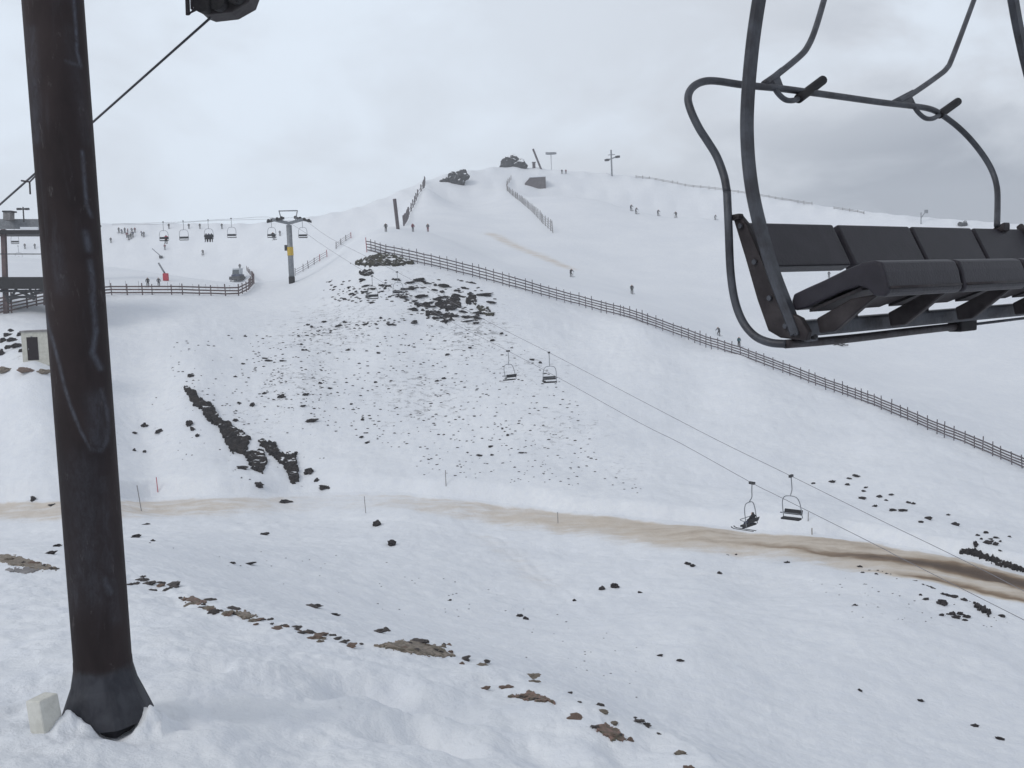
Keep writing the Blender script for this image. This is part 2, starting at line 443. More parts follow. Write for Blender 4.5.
# footprints and hollows in the near snow, a melt ring and heaps at the pole foot
for px, py, rad, dep in [(350,682,.34,.10),(378,686,.40,.16),(412,700,.42,.18),(440,706,.30,.10),(330,690,.3,.07),(384,727,.24,.13),(430,733,.28,.15),(414,722,.2,.09),(460,744,.25,.08),(300,700,.3,.05),
                         (478,716,.3,.06),(210,668,.22,.05),(200,655,.2,.05),(255,688,.3,.06),(230,710,.3,.05),(112,731,.30,.05),(180,722,.22,.05),(300,742,.4,.05),(520,744,.3,.06),(560,757,.25,.06)]:
    v = hit_grid(ZG, px, py); DENTS.append((v.x, v.y, rad, -dep))
for px, py, rad, dep in [(150,724,.15,.20),(166,722,.17,.11),(158,730,.12,.08),(142,733,.10,.09),(75,731,.14,.17),(88,736,.10,.08),(60,734,.15,.07),(395,693,.2,.06),(430,718,.25,.06),(360,705,.4,.08),(100,745,.3,.05),(270,672,.5,.08)]:
    v = hit_grid(ZG, px, py); DENTS.append((v.x, v.y, rad, dep))

# where dead grass and stones show (outlines on the slope), where soil is tracked over the snow
def inpoly(px, py, poly):
    c = False; j = len(poly) - 1
    for i in range(len(poly)):
        if (poly[i][1] > py) != (poly[j][1] > py) and px < (poly[j][0] - poly[i][0]) * (py - poly[i][1]) / (poly[j][1] - poly[i][1]) + poly[i][0]: c = not c
        j = i
    return c
SCREE = [(330,330,85,1.0),(420,300,70,.85),(470,330,75,1.0),(300,380,75,.9),(420,390,90,.9),(520,370,80,.8),(560,430,80,.8),(250,420,60,.7),(620,470,55,.6),(180,400,70,.5),(120,440,70,.35),
         (600,600,40,.5),(520,610,60,.3),(330,560,60,.4),(240,560,60,.5),(700,590,60,.35),(30,345,35,.9),(200,330,60,.3),(900,610,80,.5),(980,560,40,.6),(880,490,70,.25),(160,600,40,.5),(450,655,60,.25)]
FWD = np.array(_f); RV = np.array(_r); UV = np.array(_u)
def project(x, y, z):
    d = x * FWD[0] + y * FWD[1] + z * FWD[2]; d = np.where(d > 0.5, d, 0.5)
    return CX + FPX * (x * RV[0] + y * RV[1] + z * RV[2]) / d, CY - FPX * (x * UV[0] + y * UV[1] + z * UV[2]) / d
def detail(x, y, z, r):
    near = 1 - sstep(r, 25, 60)
    h = near * (0.09 * fbm(x / 0.9, y / 0.9, 4, 3) + 0.03 * fbm(x / .28, y / .28, 2, 71) + 0.08 * fbm(x / 2.6, y / 2.6, 2, 5))
    mid = sstep(r, 25, 60) * (1 - sstep(r, 135, 165))
    h = h + mid * (0.30 * fbm(x / 6.5, y / 4.5, 4, 9, 0.5) + 0.10 * fbm(x / 1.7, y / 1.7, 3, 14, 0.6))
    far = sstep(r, 135, 165)
    h = h + far * (0.22 * fbm(x / 22, y / 22, 3, 21))
    for dx, dy, rad, dep in DENTS:
        m = np.abs(x - dx) + np.abs(y - dy) < rad * 6
        if m.any():
            q = ((x[m] - dx) ** 2 + (y[m] - dy) ** 2) / rad ** 2
            q = q * (1 + .55 * fbm(x[m] / .16, y[m] / .16, 2, 31)) if dep > 0 else q
            h[m] += dep * np.exp(-np.maximum(q, 0)) * (1.9 if dep < 0 else 1 + .28 * fbm(x[m] / .10, y[m] / .10, 3, 33))
    return h
_bx = np.arange(-90, 1121, 10.0)
BTOP = [(-90,500),(0,499),(130,497),(250,493),(330,491),(400,491),(480,499),(560,508),(650,517),(740,527),(800,531),(860,537),(920,547),(970,558),(1024,571),(1120,594)]
_ba, _br = [], []
for px in _bx:
    v = hit_grid(ZG, px, float(np.interp(px, [q[0] for q in BTOP], [q[1] for q in BTOP])))
    _ba.append(math.atan2(v.x, v.y)); _br.append(math.hypot(v.x, v.y))
def bank(az, r):
    d = r - np.interp(az, _ba, _br)
    x, y = r * np.sin(az), r * np.cos(az)
    w = 0.85 + 0.5 * perlin(x / 14, y / 14, 41)
    d = d + 0.7 * perlin(x / 3.2, y / 3.2, 43)
    return 1.1 * w * sstep(d, -.2, 1.1) * (1 - sstep(d, 3.5, 13)) * (np.abs(az) < R(40)) - .18 * np.exp(-((d + 1.2) / 1.0) ** 2) * (np.abs(az) < R(40))
BROW = [(-60,556),(20,568),(80,576),(130,576),(165,588),(190,602),(245,617),(290,628),(345,641),(400,648),(450,658),(500,672),(550,694),(600,716),(650,737),(700,762),(760,795)]
_wa, _wr = [], []
for px in np.arange(-50, 741, 12.0):
    v = hit_grid(ZG, px, float(np.interp(px, [q[0] for q in BROW], [q[1] for q in BROW])))
    _wa.append(math.atan2(v.x, v.y)); _wr.append(math.hypot(v.x, v.y))
def lip(az, r):
    d = r - np.interp(az, _wa, _wr)
    x, y = r * np.sin(az), r * np.cos(az)
    d = d + .5 * perlin(x / 1.3, y / 1.3, 81)
    return (.11 * sstep(d, -3.2, -.1) * (1 - sstep(d, 0.0, .8)) - .16 * sstep(d, .1, 1.4) * (1 - sstep(d, 3, 9))) * (az > R(-34)) * (az < R(14)) * (r < 45)
GROOVES = [[(455,520),(505,550),(560,592),(590,622)],[(470,516),(525,556),(585,600)],[(610,420),(690,470),(740,500)],[(120,420),(180,450),(250,470)]]
def grooves():
    h = np.zeros_like(ZG)
    for ln in GROOVES:
        w = [hit_grid(ZG, *p) for p in ln]
        for a, b in zip(w[:-1], w[1:]):
            m = (XG > min(a.x, b.x) - 3) & (XG < max(a.x, b.x) + 3) & (YG > min(a.y, b.y) - 3) & (YG < max(a.y, b.y) + 3)
            x, y = XG[m], YG[m]; L = (b.x - a.x) ** 2 + (b.y - a.y) ** 2
            t = np.clip(((x - a.x) * (b.x - a.x) + (y - a.y) * (b.y - a.y)) / L, 0, 1)
            d = np.hypot(x - a.x - t * (b.x - a.x), y - a.y - t * (b.y - a.y)) + .12 * perlin(x / 2, y / 2, 51)
            h[m] = np.minimum(h[m], -.05 * np.exp(-(d / .32) ** 2))
    return h
ZF = ZG + detail(XG, YG, ZG, RG) + bank(AG, RG) + grooves() + lip(AG, RG)
def hit(px, py): return hit_grid(ZF, px, py)
def zat(x, y):
    """height of the finished surface under (x, y)"""
    a = math.atan2(x, y); r = math.hypot(x, y)
    i = int(np.clip(np.searchsorted(AZ, a) - 1, 0, len(AZ) - 2)); t = (a - AZ[i]) / (AZ[i + 1] - AZ[i])
    return float((1 - t) * np.interp(r, RR, ZF[i]) + t * np.interp(r, RR, ZF[i + 1]))
def depth(v): return v.dot(_f)

PXG, PYG = project(XG, YG, ZF)
scree = np.zeros_like(ZF)
front = (np.abs(AG) < R(32)) & (RG < 170)
def worldblob(cx, cy, rad_px):
    v = hit(cx, cy); D = depth(v); return v, D
for cx, cy, rp, s in SCREE:           # each is a patch on the slope, its centre and half width in metres
    v = hit(cx, cy); D = depth(v); rw = rp * D / FPX; 
    dx, dy = XG - v.x, YG - v.y
    radial = np.array([v.x, v.y]) / math.hypot(v.x, v.y)
    al = dx * radial[0] + dy * radial[1]; ac = -dx * radial[1] + dy * radial[0]
    q = (ac / rw) ** 2 + (al / (rw * 1.4)) ** 2
    scree = np.maximum(scree, s * np.exp(-q * 1.1))
scree = np.clip(scree * front, 0, 1.2)
dirt = np.zeros_like(ZF)
def brush(line, width, amt):
    global dirt
    w = [hit(*p) for p in line]
    for a, b in zip(w[:-1], w[1:]):
        ax, ay, bx, by = a.x, a.y, b.x, b.y
        m = (np.abs(XG - (ax + bx) / 2) < abs(ax - bx) / 2 + width * 4) & (np.abs(YG - (ay + by) / 2) < abs(ay - by) / 2 + width * 4)
        x, y = XG[m], YG[m]
        L = (bx - ax) ** 2 + (by - ay) ** 2 + 1e-9
        t = np.clip(((x - ax) * (bx - ax) + (y - ay) * (by - ay)) / L, 0, 1)
        d = np.hypot(x - ax - t * (bx - ax), y - ay - t * (by - ay)) / width
        dirt[m] = np.maximum(dirt[m], amt * np.exp(-d * d))
brush([(492,234),(515,246),(545,258),(568,268)], 3.2, .34)
brush([(568,268),(600,279),(640,292)], 3.5, .12)
brush([(430,520),(470,528),(520,560),(545,585)], 2.2, .22)
brush([(680,572),(760,584),(860,600)], 5.0, .14)
brush([(375,646),(415,650),(452,657)], 0.5, .14)
brush([(512,698),(548,704)], 0.35, .14)
brush([(598,728),(622,740)], 0.35, .14)
brush([(0,558),(30,566),(60,571)], 1.0, .14)
brush([(180,598),(250,617)], 0.8, .14)

na, nr = ZF.shape
V = np.stack([XG, YG, ZF], -1).reshape(-1, 3)
idx = np.arange(na * nr).reshape(na, nr)
Q = np.stack([idx[:-1, :-1], idx[:-1, 1:], idx[1:, 1:], idx[1:, :-1]], -1).reshape(-1, 4)[:, ::-1]
# join the seam behind the camera and close the middle
def grid_mesh(name, V, Q, attrs):
    me = bpy.data.meshes.new(name)
    me.vertices.add(len(V)); me.vertices.foreach_set('co', V.astype(np.float32).ravel())
    me.loops.add(Q.size); me.loops.foreach_set('vertex_index', Q.astype(np.int32).ravel())
    me.polygons.add(len(Q)); me.polygons.foreach_set('loop_start', np.arange(0, Q.size, 4, dtype=np.int32))
    me.polygons.foreach_set('use_smooth', np.ones(len(Q), bool))
    me.update(calc_edges=True); me.validate()
    for k, a in attrs.items():
        at = me.attributes.new(k, 'FLOAT', 'POINT'); at.data.foreach_set('value', a.astype(np.float32).ravel())
    return me
me = grid_mesh('ground', V, Q, dict(scree=scree, dirt=dirt))
ground = link('ground', me, M['snow']); tag(ground, kind='structure')
ground['label'] = 'snow covered mountainside falling to a valley and rising to a rounded summit'

# ------------------------------------------------------------------ dirt track
TOP = [(-70,500),(0,499),(130,497),(250,493),(330,491),(400,491),(480,499),(560,508),(650,517),(740,527),(800,531),(860,537),(920,547),(970,558),(1024,571),(1100,590)]
BOT = [(-70,535),(0,534),(130,529),(250,524),(330,521),(400,521),(480,535),(560,551),(650,562),(740,574),(800,581),(860,589),(920,597),(970,606),(1024,619),(1100,642)]
def lerp_px(tab, x):
    xs, ys = zip(*tab); return float(np.interp(x, xs, ys))
NU, NV = 420, 22
rv, rd = [], []
for i in range(NU):
    px = -70 + 1170 * i / (NU - 1)
    a, b = hit(px, lerp_px(TOP, px)), hit(px, lerp_px(BOT, px))
    for j in range(NV):
        t = j / (NV - 1)
        x, y = a.x + (b.x - a.x) * t, a.y + (b.y - a.y) * t
        edge = min(t, 1 - t) * 2
        rv.append((x, y, zat(x, y) + 0.07 * min(1, edge * 8) - 0.05 * (edge < 0.01)))
        rightness = float(sstep(px, 660, 990))
        left_tan = 0.33 + 0.06 * float(1 - sstep(px, 60, 330)) 
        band1 = math.exp(-((t - (0.42 - 0.12 * float(sstep(px, 800, 1000)))) / (.045 + .06 * float(sstep(px, 820, 1000)))) ** 2)
        band2 = math.exp(-((t - 0.66) / 0.06) ** 2)
        bell = float(sstep(t, 0.0, 0.10)) * (1 - float(sstep(t, 0.38, 1.0)))
        dv = bell * (left_tan + 0.15 * float(sstep(px, 380, 700))) + rightness * (0.62 * band1 + 0.50 * band2 * float(sstep(px, 800, 930)))
        dv += bell * .08 * (.35 + rightness) * float(perlin(px / 90.0, t * 9.0, 61)) * 1.6
        dv *= (1 - 0.30 * math.exp(-((px - 330) / 60.0) ** 2))
        rd.append(dv if edge > 0 else 0)
rv = np.array(rv)
ri = np.arange(NU * NV).reshape(NU, NV)
RQ = np.stack([ri[:-1, :-1], ri[:-1, 1:], ri[1:, 1:], ri[1:, :-1]], -1).reshape(-1, 4)
me = grid_mesh('dirt_road', rv, RQ, dict(scree=np.zeros(len(rv)), dirt=np.array(rd)))
road = link('road', me, M['snow']); tag(road, 'muddy tan track crossing the snow along the valley floor', kind='structure')

# ------------------------------------------------------------------ haze
if HAZE > 0:
    bm = bmesh.new()
    box(bm, (-1000, -1000, float(ZF.min()) - 1.0), (2000, 0, 0), (0, 2000, 0), (0, 0, 80 - float(ZF.min()) + 1))
    fixn(bm)
    hm = bpy.data.materials.new('haze'); hm.use_nodes = True
    t = hm.node_tree; t.nodes.clear()
    o_ = N(t, 'ShaderNodeOutputMaterial'); pv = N(t, 'ShaderNodeVolumePrincipled')
    pv.inputs['Color'].default_value = (0.93, 0.95, 0.98, 1); pv.inputs['Density'].default_value = HAZE
    t.links.new(pv.outputs[0], o_.inputs['Volume'])
    hz = link('haze', mesh_from(bm, 'haze'), hm); tag(hz, kind='stuff')

# ------------------------------------------------------------------ rocks
def rock_mesh(seed, mt, sub=3, flat=.75, rough=0.45):
    bm = bmesh.new(); bmesh.ops.create_icosphere(bm, subdivisions=sub, radius=1.0)
    o = Vector((seed * 7.31, seed * 3.17, seed * 1.7))
    for v in bm.verts:
        k = max(.25, 1 + rough * mnoise.noise(v.co * 1.1 + o) * 1.7 + rough * 1.1 * mnoise.noise(v.co * 2.6 + o) + rough * .6 * mnoise.noise(v.co * 6 + o))
        v.co = v.co * k
        v.co.z *= flat
    me = mesh_from(bm, 'rock'); me.materials.append(mt)
    return me
ROCKS = [rock_mesh(i, M['rock']) for i in range(10)]
TANS = [rock_mesh(20 + i, M['tanrock']) for i in range(3)]
GREYS = [rock_mesh(40 + i, M['greyrock']) for i in range(5)]
REDS = [rock_mesh(30 + i, M['redrock']) for i in range(2)]
def rock(px, py, w, h, label, group, kinds=ROCKS, cat='rock', name='rock', along=None):
    """w, h: size as seen, so many metres across and tall where it lies"""
    v = hit(px, py + h * 0.35); D = depth(v)
    sx, sz = 0.5 * w * D / FPX, 0.5 * h * D / FPX
    o = link(name, random.choice(kinds))
    o.scale = (sx * 1.05, max(sx * 0.7, sz), sz * 1.25)
    o.rotation_euler = (random.uniform(-.15, .15), random.uniform(-.2, .2), random.uniform(-.5, .5) - math.atan2(v.x, v.y))
    o.location = (v.x, v.y, v.z + sz * (0.12 if D < 30 else 0.3))
    tag(o, label, cat, group)
    return o
def outcrop(name, poly, mt, label, cat='outcrop', group=None, lift=0.35, step=1.0, seed=1, rough=1.0):
    step = step * .5; lift *= .8
    """a mass of rock whose plan on the slope follows an outline; it stands out of the snow by 'lift' metres"""
    xs = [p[0] for p in poly]; ys = [p[1] for p in poly]
    bm = bmesh.new(); vs = {}
    x0, y0 = min(xs) - 5, min(ys) - 5
    nx, ny = int((max(xs) + 5 - x0) / step) + 2, int((max(ys) + 5 - y0) / step) + 2
    P2 = np.array(poly, float)
    def edge_d(x, y):
        best = 1e9
        for i in range(len(poly)):
            a, b = P2[i], P2[(i + 1) % len(poly)]; ab = b - a
            t = np.clip(((x - a[0]) * ab[0] + (y - a[1]) * ab[1]) / (ab @ ab + 1e-9), 0, 1)
            best = min(best, math.hypot(x - a[0] - t * ab[0], y - a[1] - t * ab[1]))
        return best
    for i in range(nx):
        for j in range(ny):
            x, y = x0 + i * step, y0 + j * step
            ins = inpoly(x, y, poly); d = edge_d(x, y) * (1 if ins else -1)
            d += 2.4 * mnoise.noise(Vector((x * .22 + seed, y * .42, seed * 3.1))) + 1.5 * mnoise.noise(Vector((x * .5 + seed, y * .9, seed * 1.1))) - .25
            if d < -5.5: continue
            v = hit(x, y); D = depth(v); m = D / FPX
            h = lift * min(1.0, max(-1, d / (1.4 * step))) * (0.75 + rough * 0.5 * mnoise.noise(v * (0.9 / max(lift, .4)) + Vector((seed, 0, 0))))
            out_ = Vector((v.x, v.y, 0)).normalized() * -0.4 + Vector((0, 0, 1))
            vs[i, j] = bm.verts.new(v + out_ * (h if d > 0 else (-0.04 if D < 30 else -0.12) - 0.1 * lift))
    for (i, j), a in vs.items():
        q = [(i, j), (i + 1, j), (i + 1, j + 1), (i, j + 1)]
        if all(k in vs for k in q): bm.faces.new([vs[k] for k in q])
    for v in [v for v in bm.verts if not v.link_faces]: bm.verts.remove(v)
    # thickness: a skirt going down into the snow
    ed = [e for e in bm.edges if len(e.link_faces) == 1]
    r_ = bmesh.ops.extrude_edge_only(bm, edges=ed)
    for v in [g for g in r_['geom'] if isinstance(g, bmesh.types.BMVert)]: v.co.z -= 0.5
    fixn(bm)
    me = mesh_from(bm, name)
    o = link(name, me, mt)
    # origin at the middle of the mass
    c = sum((v.co for v in me.vertices), Vector()) / max(1, len(me.vertices))
    me.transform(Matrix.Translation(-c)); o.location = c
    tag(o, label, cat, group)
    return o
def zq(lst, ox, oy, s): return [(ox + a * s, oy + b * s) for a, b in lst]

Z1 = lambda l: zq(l, 0, 370, .332)
Z2 = lambda l: zq(l, 240, 180, .254)
Z5 = lambda l: zq(l, 780, 440, .238)
outcrop('rock_outcrop', Z1([(550,50),(580,60),(605,92),(645,108),(662,148),(702,168),(755,208),(738,255),(695,248),(672,205),(655,168),(622,155),(606,122),(582,108)]), M['wetrock'],
        'long black rock rib running down the snow left of the middle, broadest at its foot', lift=.5, seed=2)
outcrop('rock_outcrop', Z1([(735,252),(790,243),(806,280),(792,312),(758,302)]), M['wetrock'], 'rounded black rock patch flecked with snow just below the foot of the long rock rib', lift=.5, seed=5, step=.9)
outcrop('rock_outcrop', Z1([(776,212),(832,222),(845,252),(892,262),(903,338),(878,344),(857,292),(828,268),(795,242)]), M['wetrock'], 'crooked black rock streak right of the long rock rib, bending downhill', lift=.5, seed=8, step=.9)
outcrop('rock_outcrop', Z2([(436,332),(480,313),(530,298),(580,292),(640,308),(690,330),(640,338),(560,337),(500,341)]), M['grassrock'], 'mossy brown rock brow just under the upper left end of the long fence', lift=.5, seed=11, step=.8)
outcrop('rock_outcrop', Z2([(460,360),(520,352),(526,368),(500,382),(470,378)]), M['wetrock'], 'small black rock step below the mossy brow by the fence end', lift=.4, seed=12, step=.7)
outcrop('rock_outcrop', Z2([(755,488),(800,478),(840,462),(872,478),(868,502),(820,515),(775,503)]), M['wetrock'], 'largest black rock step in the middle of the upper rock band', lift=.5, seed=14, step=.8)
outcrop('rock_outcrop', Z2([(690,490),(740,486),(752,498),(700,508)]), M['wetrock'], 'flat black ledge left of the largest step in the upper rock band', lift=.4, seed=15, step=.7)
outcrop('rock_outcrop', Z2([(722,522),(770,515),(776,528),(738,542)]), M['wetrock'], 'small black ledge below and left of the largest step in the upper rock band', lift=.4, seed=16, step=.7)
outcrop('rock_outcrop', Z2([(790,545),(815,520),(840,535),(812,575)]), M['wetrock'], 'upright black rock hanging below the largest step in the upper rock band', lift=.4, seed=17, step=.7)
outcrop('rock_outcrop', Z2([(880,468),(915,458),(935,470),(925,485),(890,490)]), M['wetrock'], 'black rock knob at the right end of the upper rock band', lift=.45, seed=18, step=.7)
outcrop('rock_outcrop', Z2([(922,488),(958,498),(1004,530),(975,542),(944,524)]), M['grassrock'], 'mossy brown rock slanting down from the right end of the upper rock band', lift=.4, seed=19, step=.7)
outcrop('rock_outcrop', Z5([(755,474),(822,463),(862,484),(922,504),(982,530),(1060,552),(1060,566),(960,542),(900,522),(850,497),(800,485)]), M['wetrock'], 'dark earth bank showing along the uphill side of the muddy track at the right edge', lift=.45, seed=22, step=.9)
outcrop('rock_outcrop', Z5([(795,680),(840,692),(898,732),(872,738),(828,710)]), M['rock'], 'slanting dark rock strip below the muddy track near the right edge', lift=.3, seed=24, step=.7)
outcrop('rock_outcrop', [(374,646),(398,641),(415,640),(440,646),(456,656),(444,658),(415,655)], M['tanrock'], 'tan heathery rock patch on the brow of the near snow, widest of its row', lift=.035, seed=31, step=.8, rough=1.6)
outcrop('rock_outcrop', [(507,697),(530,691),(552,700),(556,704),(532,701)], M['redrock'], 'reddish brown stony patch on the near snow, right of the tan heathery patch', lift=.035, seed=32, step=.7, rough=1.6)
outcrop('rock_outcrop', [(592,727),(605,722),(620,730),(628,741),(612,742)], M['redrock'], 'reddish brown stony patch at the lower right end of the near snow brow', lift=.035, seed=33, step=.7, rough=1.6)
outcrop('rock_outcrop', [(0,553),(22,557),(60,569),(40,571),(10,565),(0,562)], M['tanrock'], 'tan rock shelf at the left edge beyond the steel pole', lift=.035, seed=34, step=.8, rough=1.6)
outcrop('rock_outcrop', [(6,569),(34,566),(40,571),(26,574),(8,573)], M['palewood'], 'flat pale grey slab just below the tan rock shelf at the left edge', lift=.035, seed=35, step=.7)
outcrop('rock_outcrop', [(180,598),(196,597),(206,602),(196,606)], M['redrock'], 'pinkish flat stone on the brow just right of the steel pole', lift=.035, seed=36, step=.6)
outcrop('rock_outcrop', [(228,613),(246,611),(258,617),(246,620)], M['tanrock'], 'grey brown flat stone on the brow between the pinkish stone and the tan patch', lift=.035, seed=37, step=.6)

def zr(lst, ox, oy, s, label, group, kinds=ROCKS):
    for it in lst:
        x, y, w, h = (it + (12, 8))[:4] if len(it) < 4 else it
        rock(ox + x * s, oy + y * s, max(2.0, w * s), max(1.5, h * s), label, group, kinds)
zr([(930,305,26,20),(890,250,14,11),(980,350,32,14),(955,330,16,12),(730,292,28,14),(780,342,30,16),(570,158,20,20),(580,175,14,14),(595,195,12,12)], 0, 370, .332, 'small black rock beside the crooked rock streaks left of the middle', 'small rocks by the long rock rib')
zr([(850,78,24,13),(760,103,17,12),(938,150,30,12),(575,15,16,12),(480,183,26,10),(435,165,22,14),(405,188,12,8),(710,150,18,8),(435,245,10,8),(405,240,10,10),(720,98,10,8),(920,72,16,10),(965,38,10,8)], 0, 370, .332,
   'lone dark stone on open snow around the long rock rib', 'lone stones on the left slope')
zr([(860,395,30,18)], 0, 370, .332, 'dark boulder sitting at the back edge of the track below the crooked rock streaks', 'boulders at the track edge')
zr([(100,385,12,22),(160,405,34,8)], 0, 370, .332, 'dark stone at the back edge of the track just left of the steel pole', 'boulders at the track edge')
zr([(795,493,26,10),(410,500,26,10),(460,513,14,8),(150,550,30,10),(170,528,24,10),(945,710,40,8),(1010,735,26,8),(440,465,30,8),(750,582,34,8),(700,580,18,8)], 0, 370, .332, 'flat dark stone on the valley snow between the track and the near brow', 'flat stones below the track')
zr([(220,172,28,13),(290,160,18,9),(320,148,26,14),(285,186,20,11),(360,198,14,9),(353,213,18,10),(345,242,26,15),(418,235,25,10),(445,252,16,8),(465,228,20,9),(398,276,24,9),(475,292,25,15),(517,293,32,15),(540,261,18,11),(562,265,18,11),(622,328,30,14),(592,342,18,14),(708,313,16,10),(735,352,34,17),(140,180,15,10)],
   780, 440, .238, 'dark rock in the line of stones below the long fence on the right slope', 'stones on the right slope under the fence')
zr([(865,388,20,12),(830,398,14,12),(820,432,18,26),(870,428,38,17),(905,434,18,20),(905,408,22,9),(965,405,14,8),(885,415,16,9),(925,463,14,8),(925,425,12,10),(845,415,12,9)], 780, 440, .238, 'dark rock in the ring of stones just above the earth bank at right', 'ring of stones above the earth bank')
zr([(335,532,28,13),(345,558,20,12),(376,548,14,10),(403,562,14,12),(410,550,12,9),(430,555,14,9),(450,562,14,10),(465,565,10,8),(490,585,12,8),(355,607,14,9),(278,583,12,8),(560,592,22,9),(600,608,22,10),(630,617,36,12),(590,650,14,9),(612,667,24,9),(690,648,34,18),(722,656,40,18),(680,682,40,26),(772,670,34,15),(725,728,30,20),(740,742,30,18),(760,728,26,20),(785,740,30,18),(778,755,20,12),(678,735,22,11),(705,730,14,10),(930,738,32,13),(315,692,20,9),(30,515,26,15)],
   780, 440, .238, 'dark rock scattered below the muddy track at the lower right', 'stones below the track at right')
zr([(40,632,30,20),(62,642,26,18),(245,590,18,14),(288,588,16,16),(205,680,22,18),(275,622,14,8),(548,628,32,16)], 680, 440, .195, 'small dark rock on the valley snow below the middle of the track', 'stones below the track')
rock(377, 523, 9, 7, 'larger dark boulder just below the middle of the track, upper of two', 'pair of boulders below the track')
rock(392, 542, 7, 9, 'tall dark boulder just below the middle of the track, lower of two', 'pair of boulders below the track')
for x, y, w, h in [(520,615,6,4),(526,618,5,4),(614,585,8,6),(602,588,7,5),(640,592,4,3),(575,600,4,3),(450,600,4,2),(660,655,5,3),(680,660,6,3),(860,690,4,3),(975,725,8,4),(1000,738,8,4),(920,700,6,3)]:
    rock(x, y, w, h, 'tiny dark stone on the open snow of the valley side', 'tiny stones on the valley side')
# row on the brow
for x, y, w, h, k in [(172,586,22,6,GREYS),(158,582,10,4,GREYS),(140,578,8,4,GREYS),(150,590,8,4,GREYS),(133,583,8,4,GREYS),(210,598,12,5,GREYS),(232,609,12,5,GREYS),(214,612,8,6,GREYS),(268,620,10,4,GREYS),(280,625,10,4,GREYS),(293,629,12,4,GREYS),(310,632,14,4,GREYS),
                      (335,638,12,4,GREYS),(312,606,16,4,GREYS),(376,630,14,6,GREYS),(388,628,9,6,GREYS),(406,643,9,3,GREYS),(422,640,22,5,GREYS),(464,659,8,5,GREYS),(488,661,10,5,GREYS),(482,666,12,4,TANS),(483,686,11,6,REDS),(508,687,12,4,REDS),(530,676,20,4,TANS),(535,680,10,4,TANS),
                      (578,715,16,6,REDS),(600,706,10,4,GREYS),(606,712,14,5,TANS),(582,701,7,3,GREYS),(572,693,5,3,GREYS),(616,723,10,5,TANS),(634,716,5,3,GREYS),(640,721,12,4,GREYS),(648,725,9,5,GREYS),(647,727,8,3,GREYS),(660,732,6,3,GREYS),(680,751,18,8,TANS),(690,766,10,5,REDS),(628,738,10,6,REDS),(525,697,12,6,REDS)]:
    lab = {id(GREYS): 'thin grey stone in the broken row along the brow of the near snow', id(TANS): 'tan stone on the brow of the near snow', id(REDS): 'reddish stone on the near snow at the lower middle'}[id(k)]
    rock(x + random.uniform(-3, 3), y + random.uniform(-1.5, 1.5), w * random.uniform(.65, 1.0), h * random.uniform(.6, .85), lab, 'stones along the near brow', k)
for _ in range(46):
    x = random.choice([random.uniform(132, 500), random.uniform(150, 360)])
    y = float(np.interp(x, [q[0] for q in BROW], [q[1] for q in BROW])) + random.gauss(0, 2.2)
    k = random.choice([GREYS, GREYS, REDS, TANS])
    rock(x, y, random.uniform(4, 13), random.uniform(2.2, 4.2), 'small half buried stone in the thin line along the near snow brow', 'stones in the line along the brow', k)
for x0, x1, y0, y1, n in [(378,452,643,656,9),(510,552,694,703,6),(594,626,724,740,6),(0,56,556,570,8)]:
    for _ in range(n):
        x, y = random.uniform(x0, x1), random.uniform(y0, y1)
        y = y0 + (y1 - y0) * min(1, max(0, (x - x0) / (x1 - x0) * .7 + random.uniform(0, .3))) if n < 9 else y
        k = random.choice([TANS, REDS, GREYS])
        rock(x, y, random.uniform(4, 9), random.uniform(2.5, 4.5), 'small brownish stone lying on or beside a bare patch of the near snow brow', 'stones on the bare patches', k)
# by the hut
for x, y, w, h in [(3,340,6,5),(8,334,7,4),(13,339,9,5),(17,345,10,5),(20,334,6,4),(8,347,6,4),(2,352,6,7),(22,350,6,4),(12,330,6,3)]:
    rock(x, y, w, h, 'dark stone on the snow left of the small cream hut', 'stones left of the hut')
for x, y, w, h in [(6,369,14,6),(26,369,15,6),(44,371,10,6)]:
    rock(x, y, w, h, 'brown boulder in the short row in front of the small cream hut', 'boulders in front of the hut', TANS + REDS)
# scree: one by one the larger, the rest as one mass
CL = [([(405,278),(470,280),(500,300),(472,326),(440,322),(415,315),(402,295)], 48, (4, 12), (1.4, 2.8)),
      ([(325,280),(405,278),(410,302),(330,303)], 20, (3, 8), (1.3, 2.2)),
      ([(300,322),(420,312),(430,322),(305,334)], 13, (3, 8), (1.5, 2.6)),
      ([(250,342),(330,320),(420,325),(500,330),(550,370),(580,405),(600,470),(420,462),(330,430),(260,400)], 24, (2.6, 6), (1.6, 2.8))]
def in_cluster(poly):
    xs = [p[0] for p in poly]; ys = [p[1] for p in poly]
    while True:
        x, y = random.uniform(min(xs), max(xs)), random.uniform(min(ys), max(ys))
        if inpoly(x, y, poly): return x, y
CL.append(([(160,345),(330,320),(330,400),(240,420),(170,380)], 10, (2.6, 6), (1.5, 2.6)))
labs = ['flat dark stone in the crowded upper rock band under the long fence', 'flat dark stone on the snow left of the upper rock band', 'dark stone in the dotted line crossing below the upper rock band', 'small dark stone scattered on the broad slope between fence and track', 'small dark stone scattered on the slope above the long rock rib']
grs = ['stones of the upper rock band', 'stones left of the upper rock band', 'stones in the dotted line', 'stones scattered on the broad slope', 'stones above the long rock rib']
for (poly, n, wr, hr), lb, g in zip(CL, labs, grs):
    for _ in range(n):
        x, y = in_cluster(poly); rock(x, y, random.uniform(*wr), random.uniform(*hr), lb, g)
bm = bmesh.new()
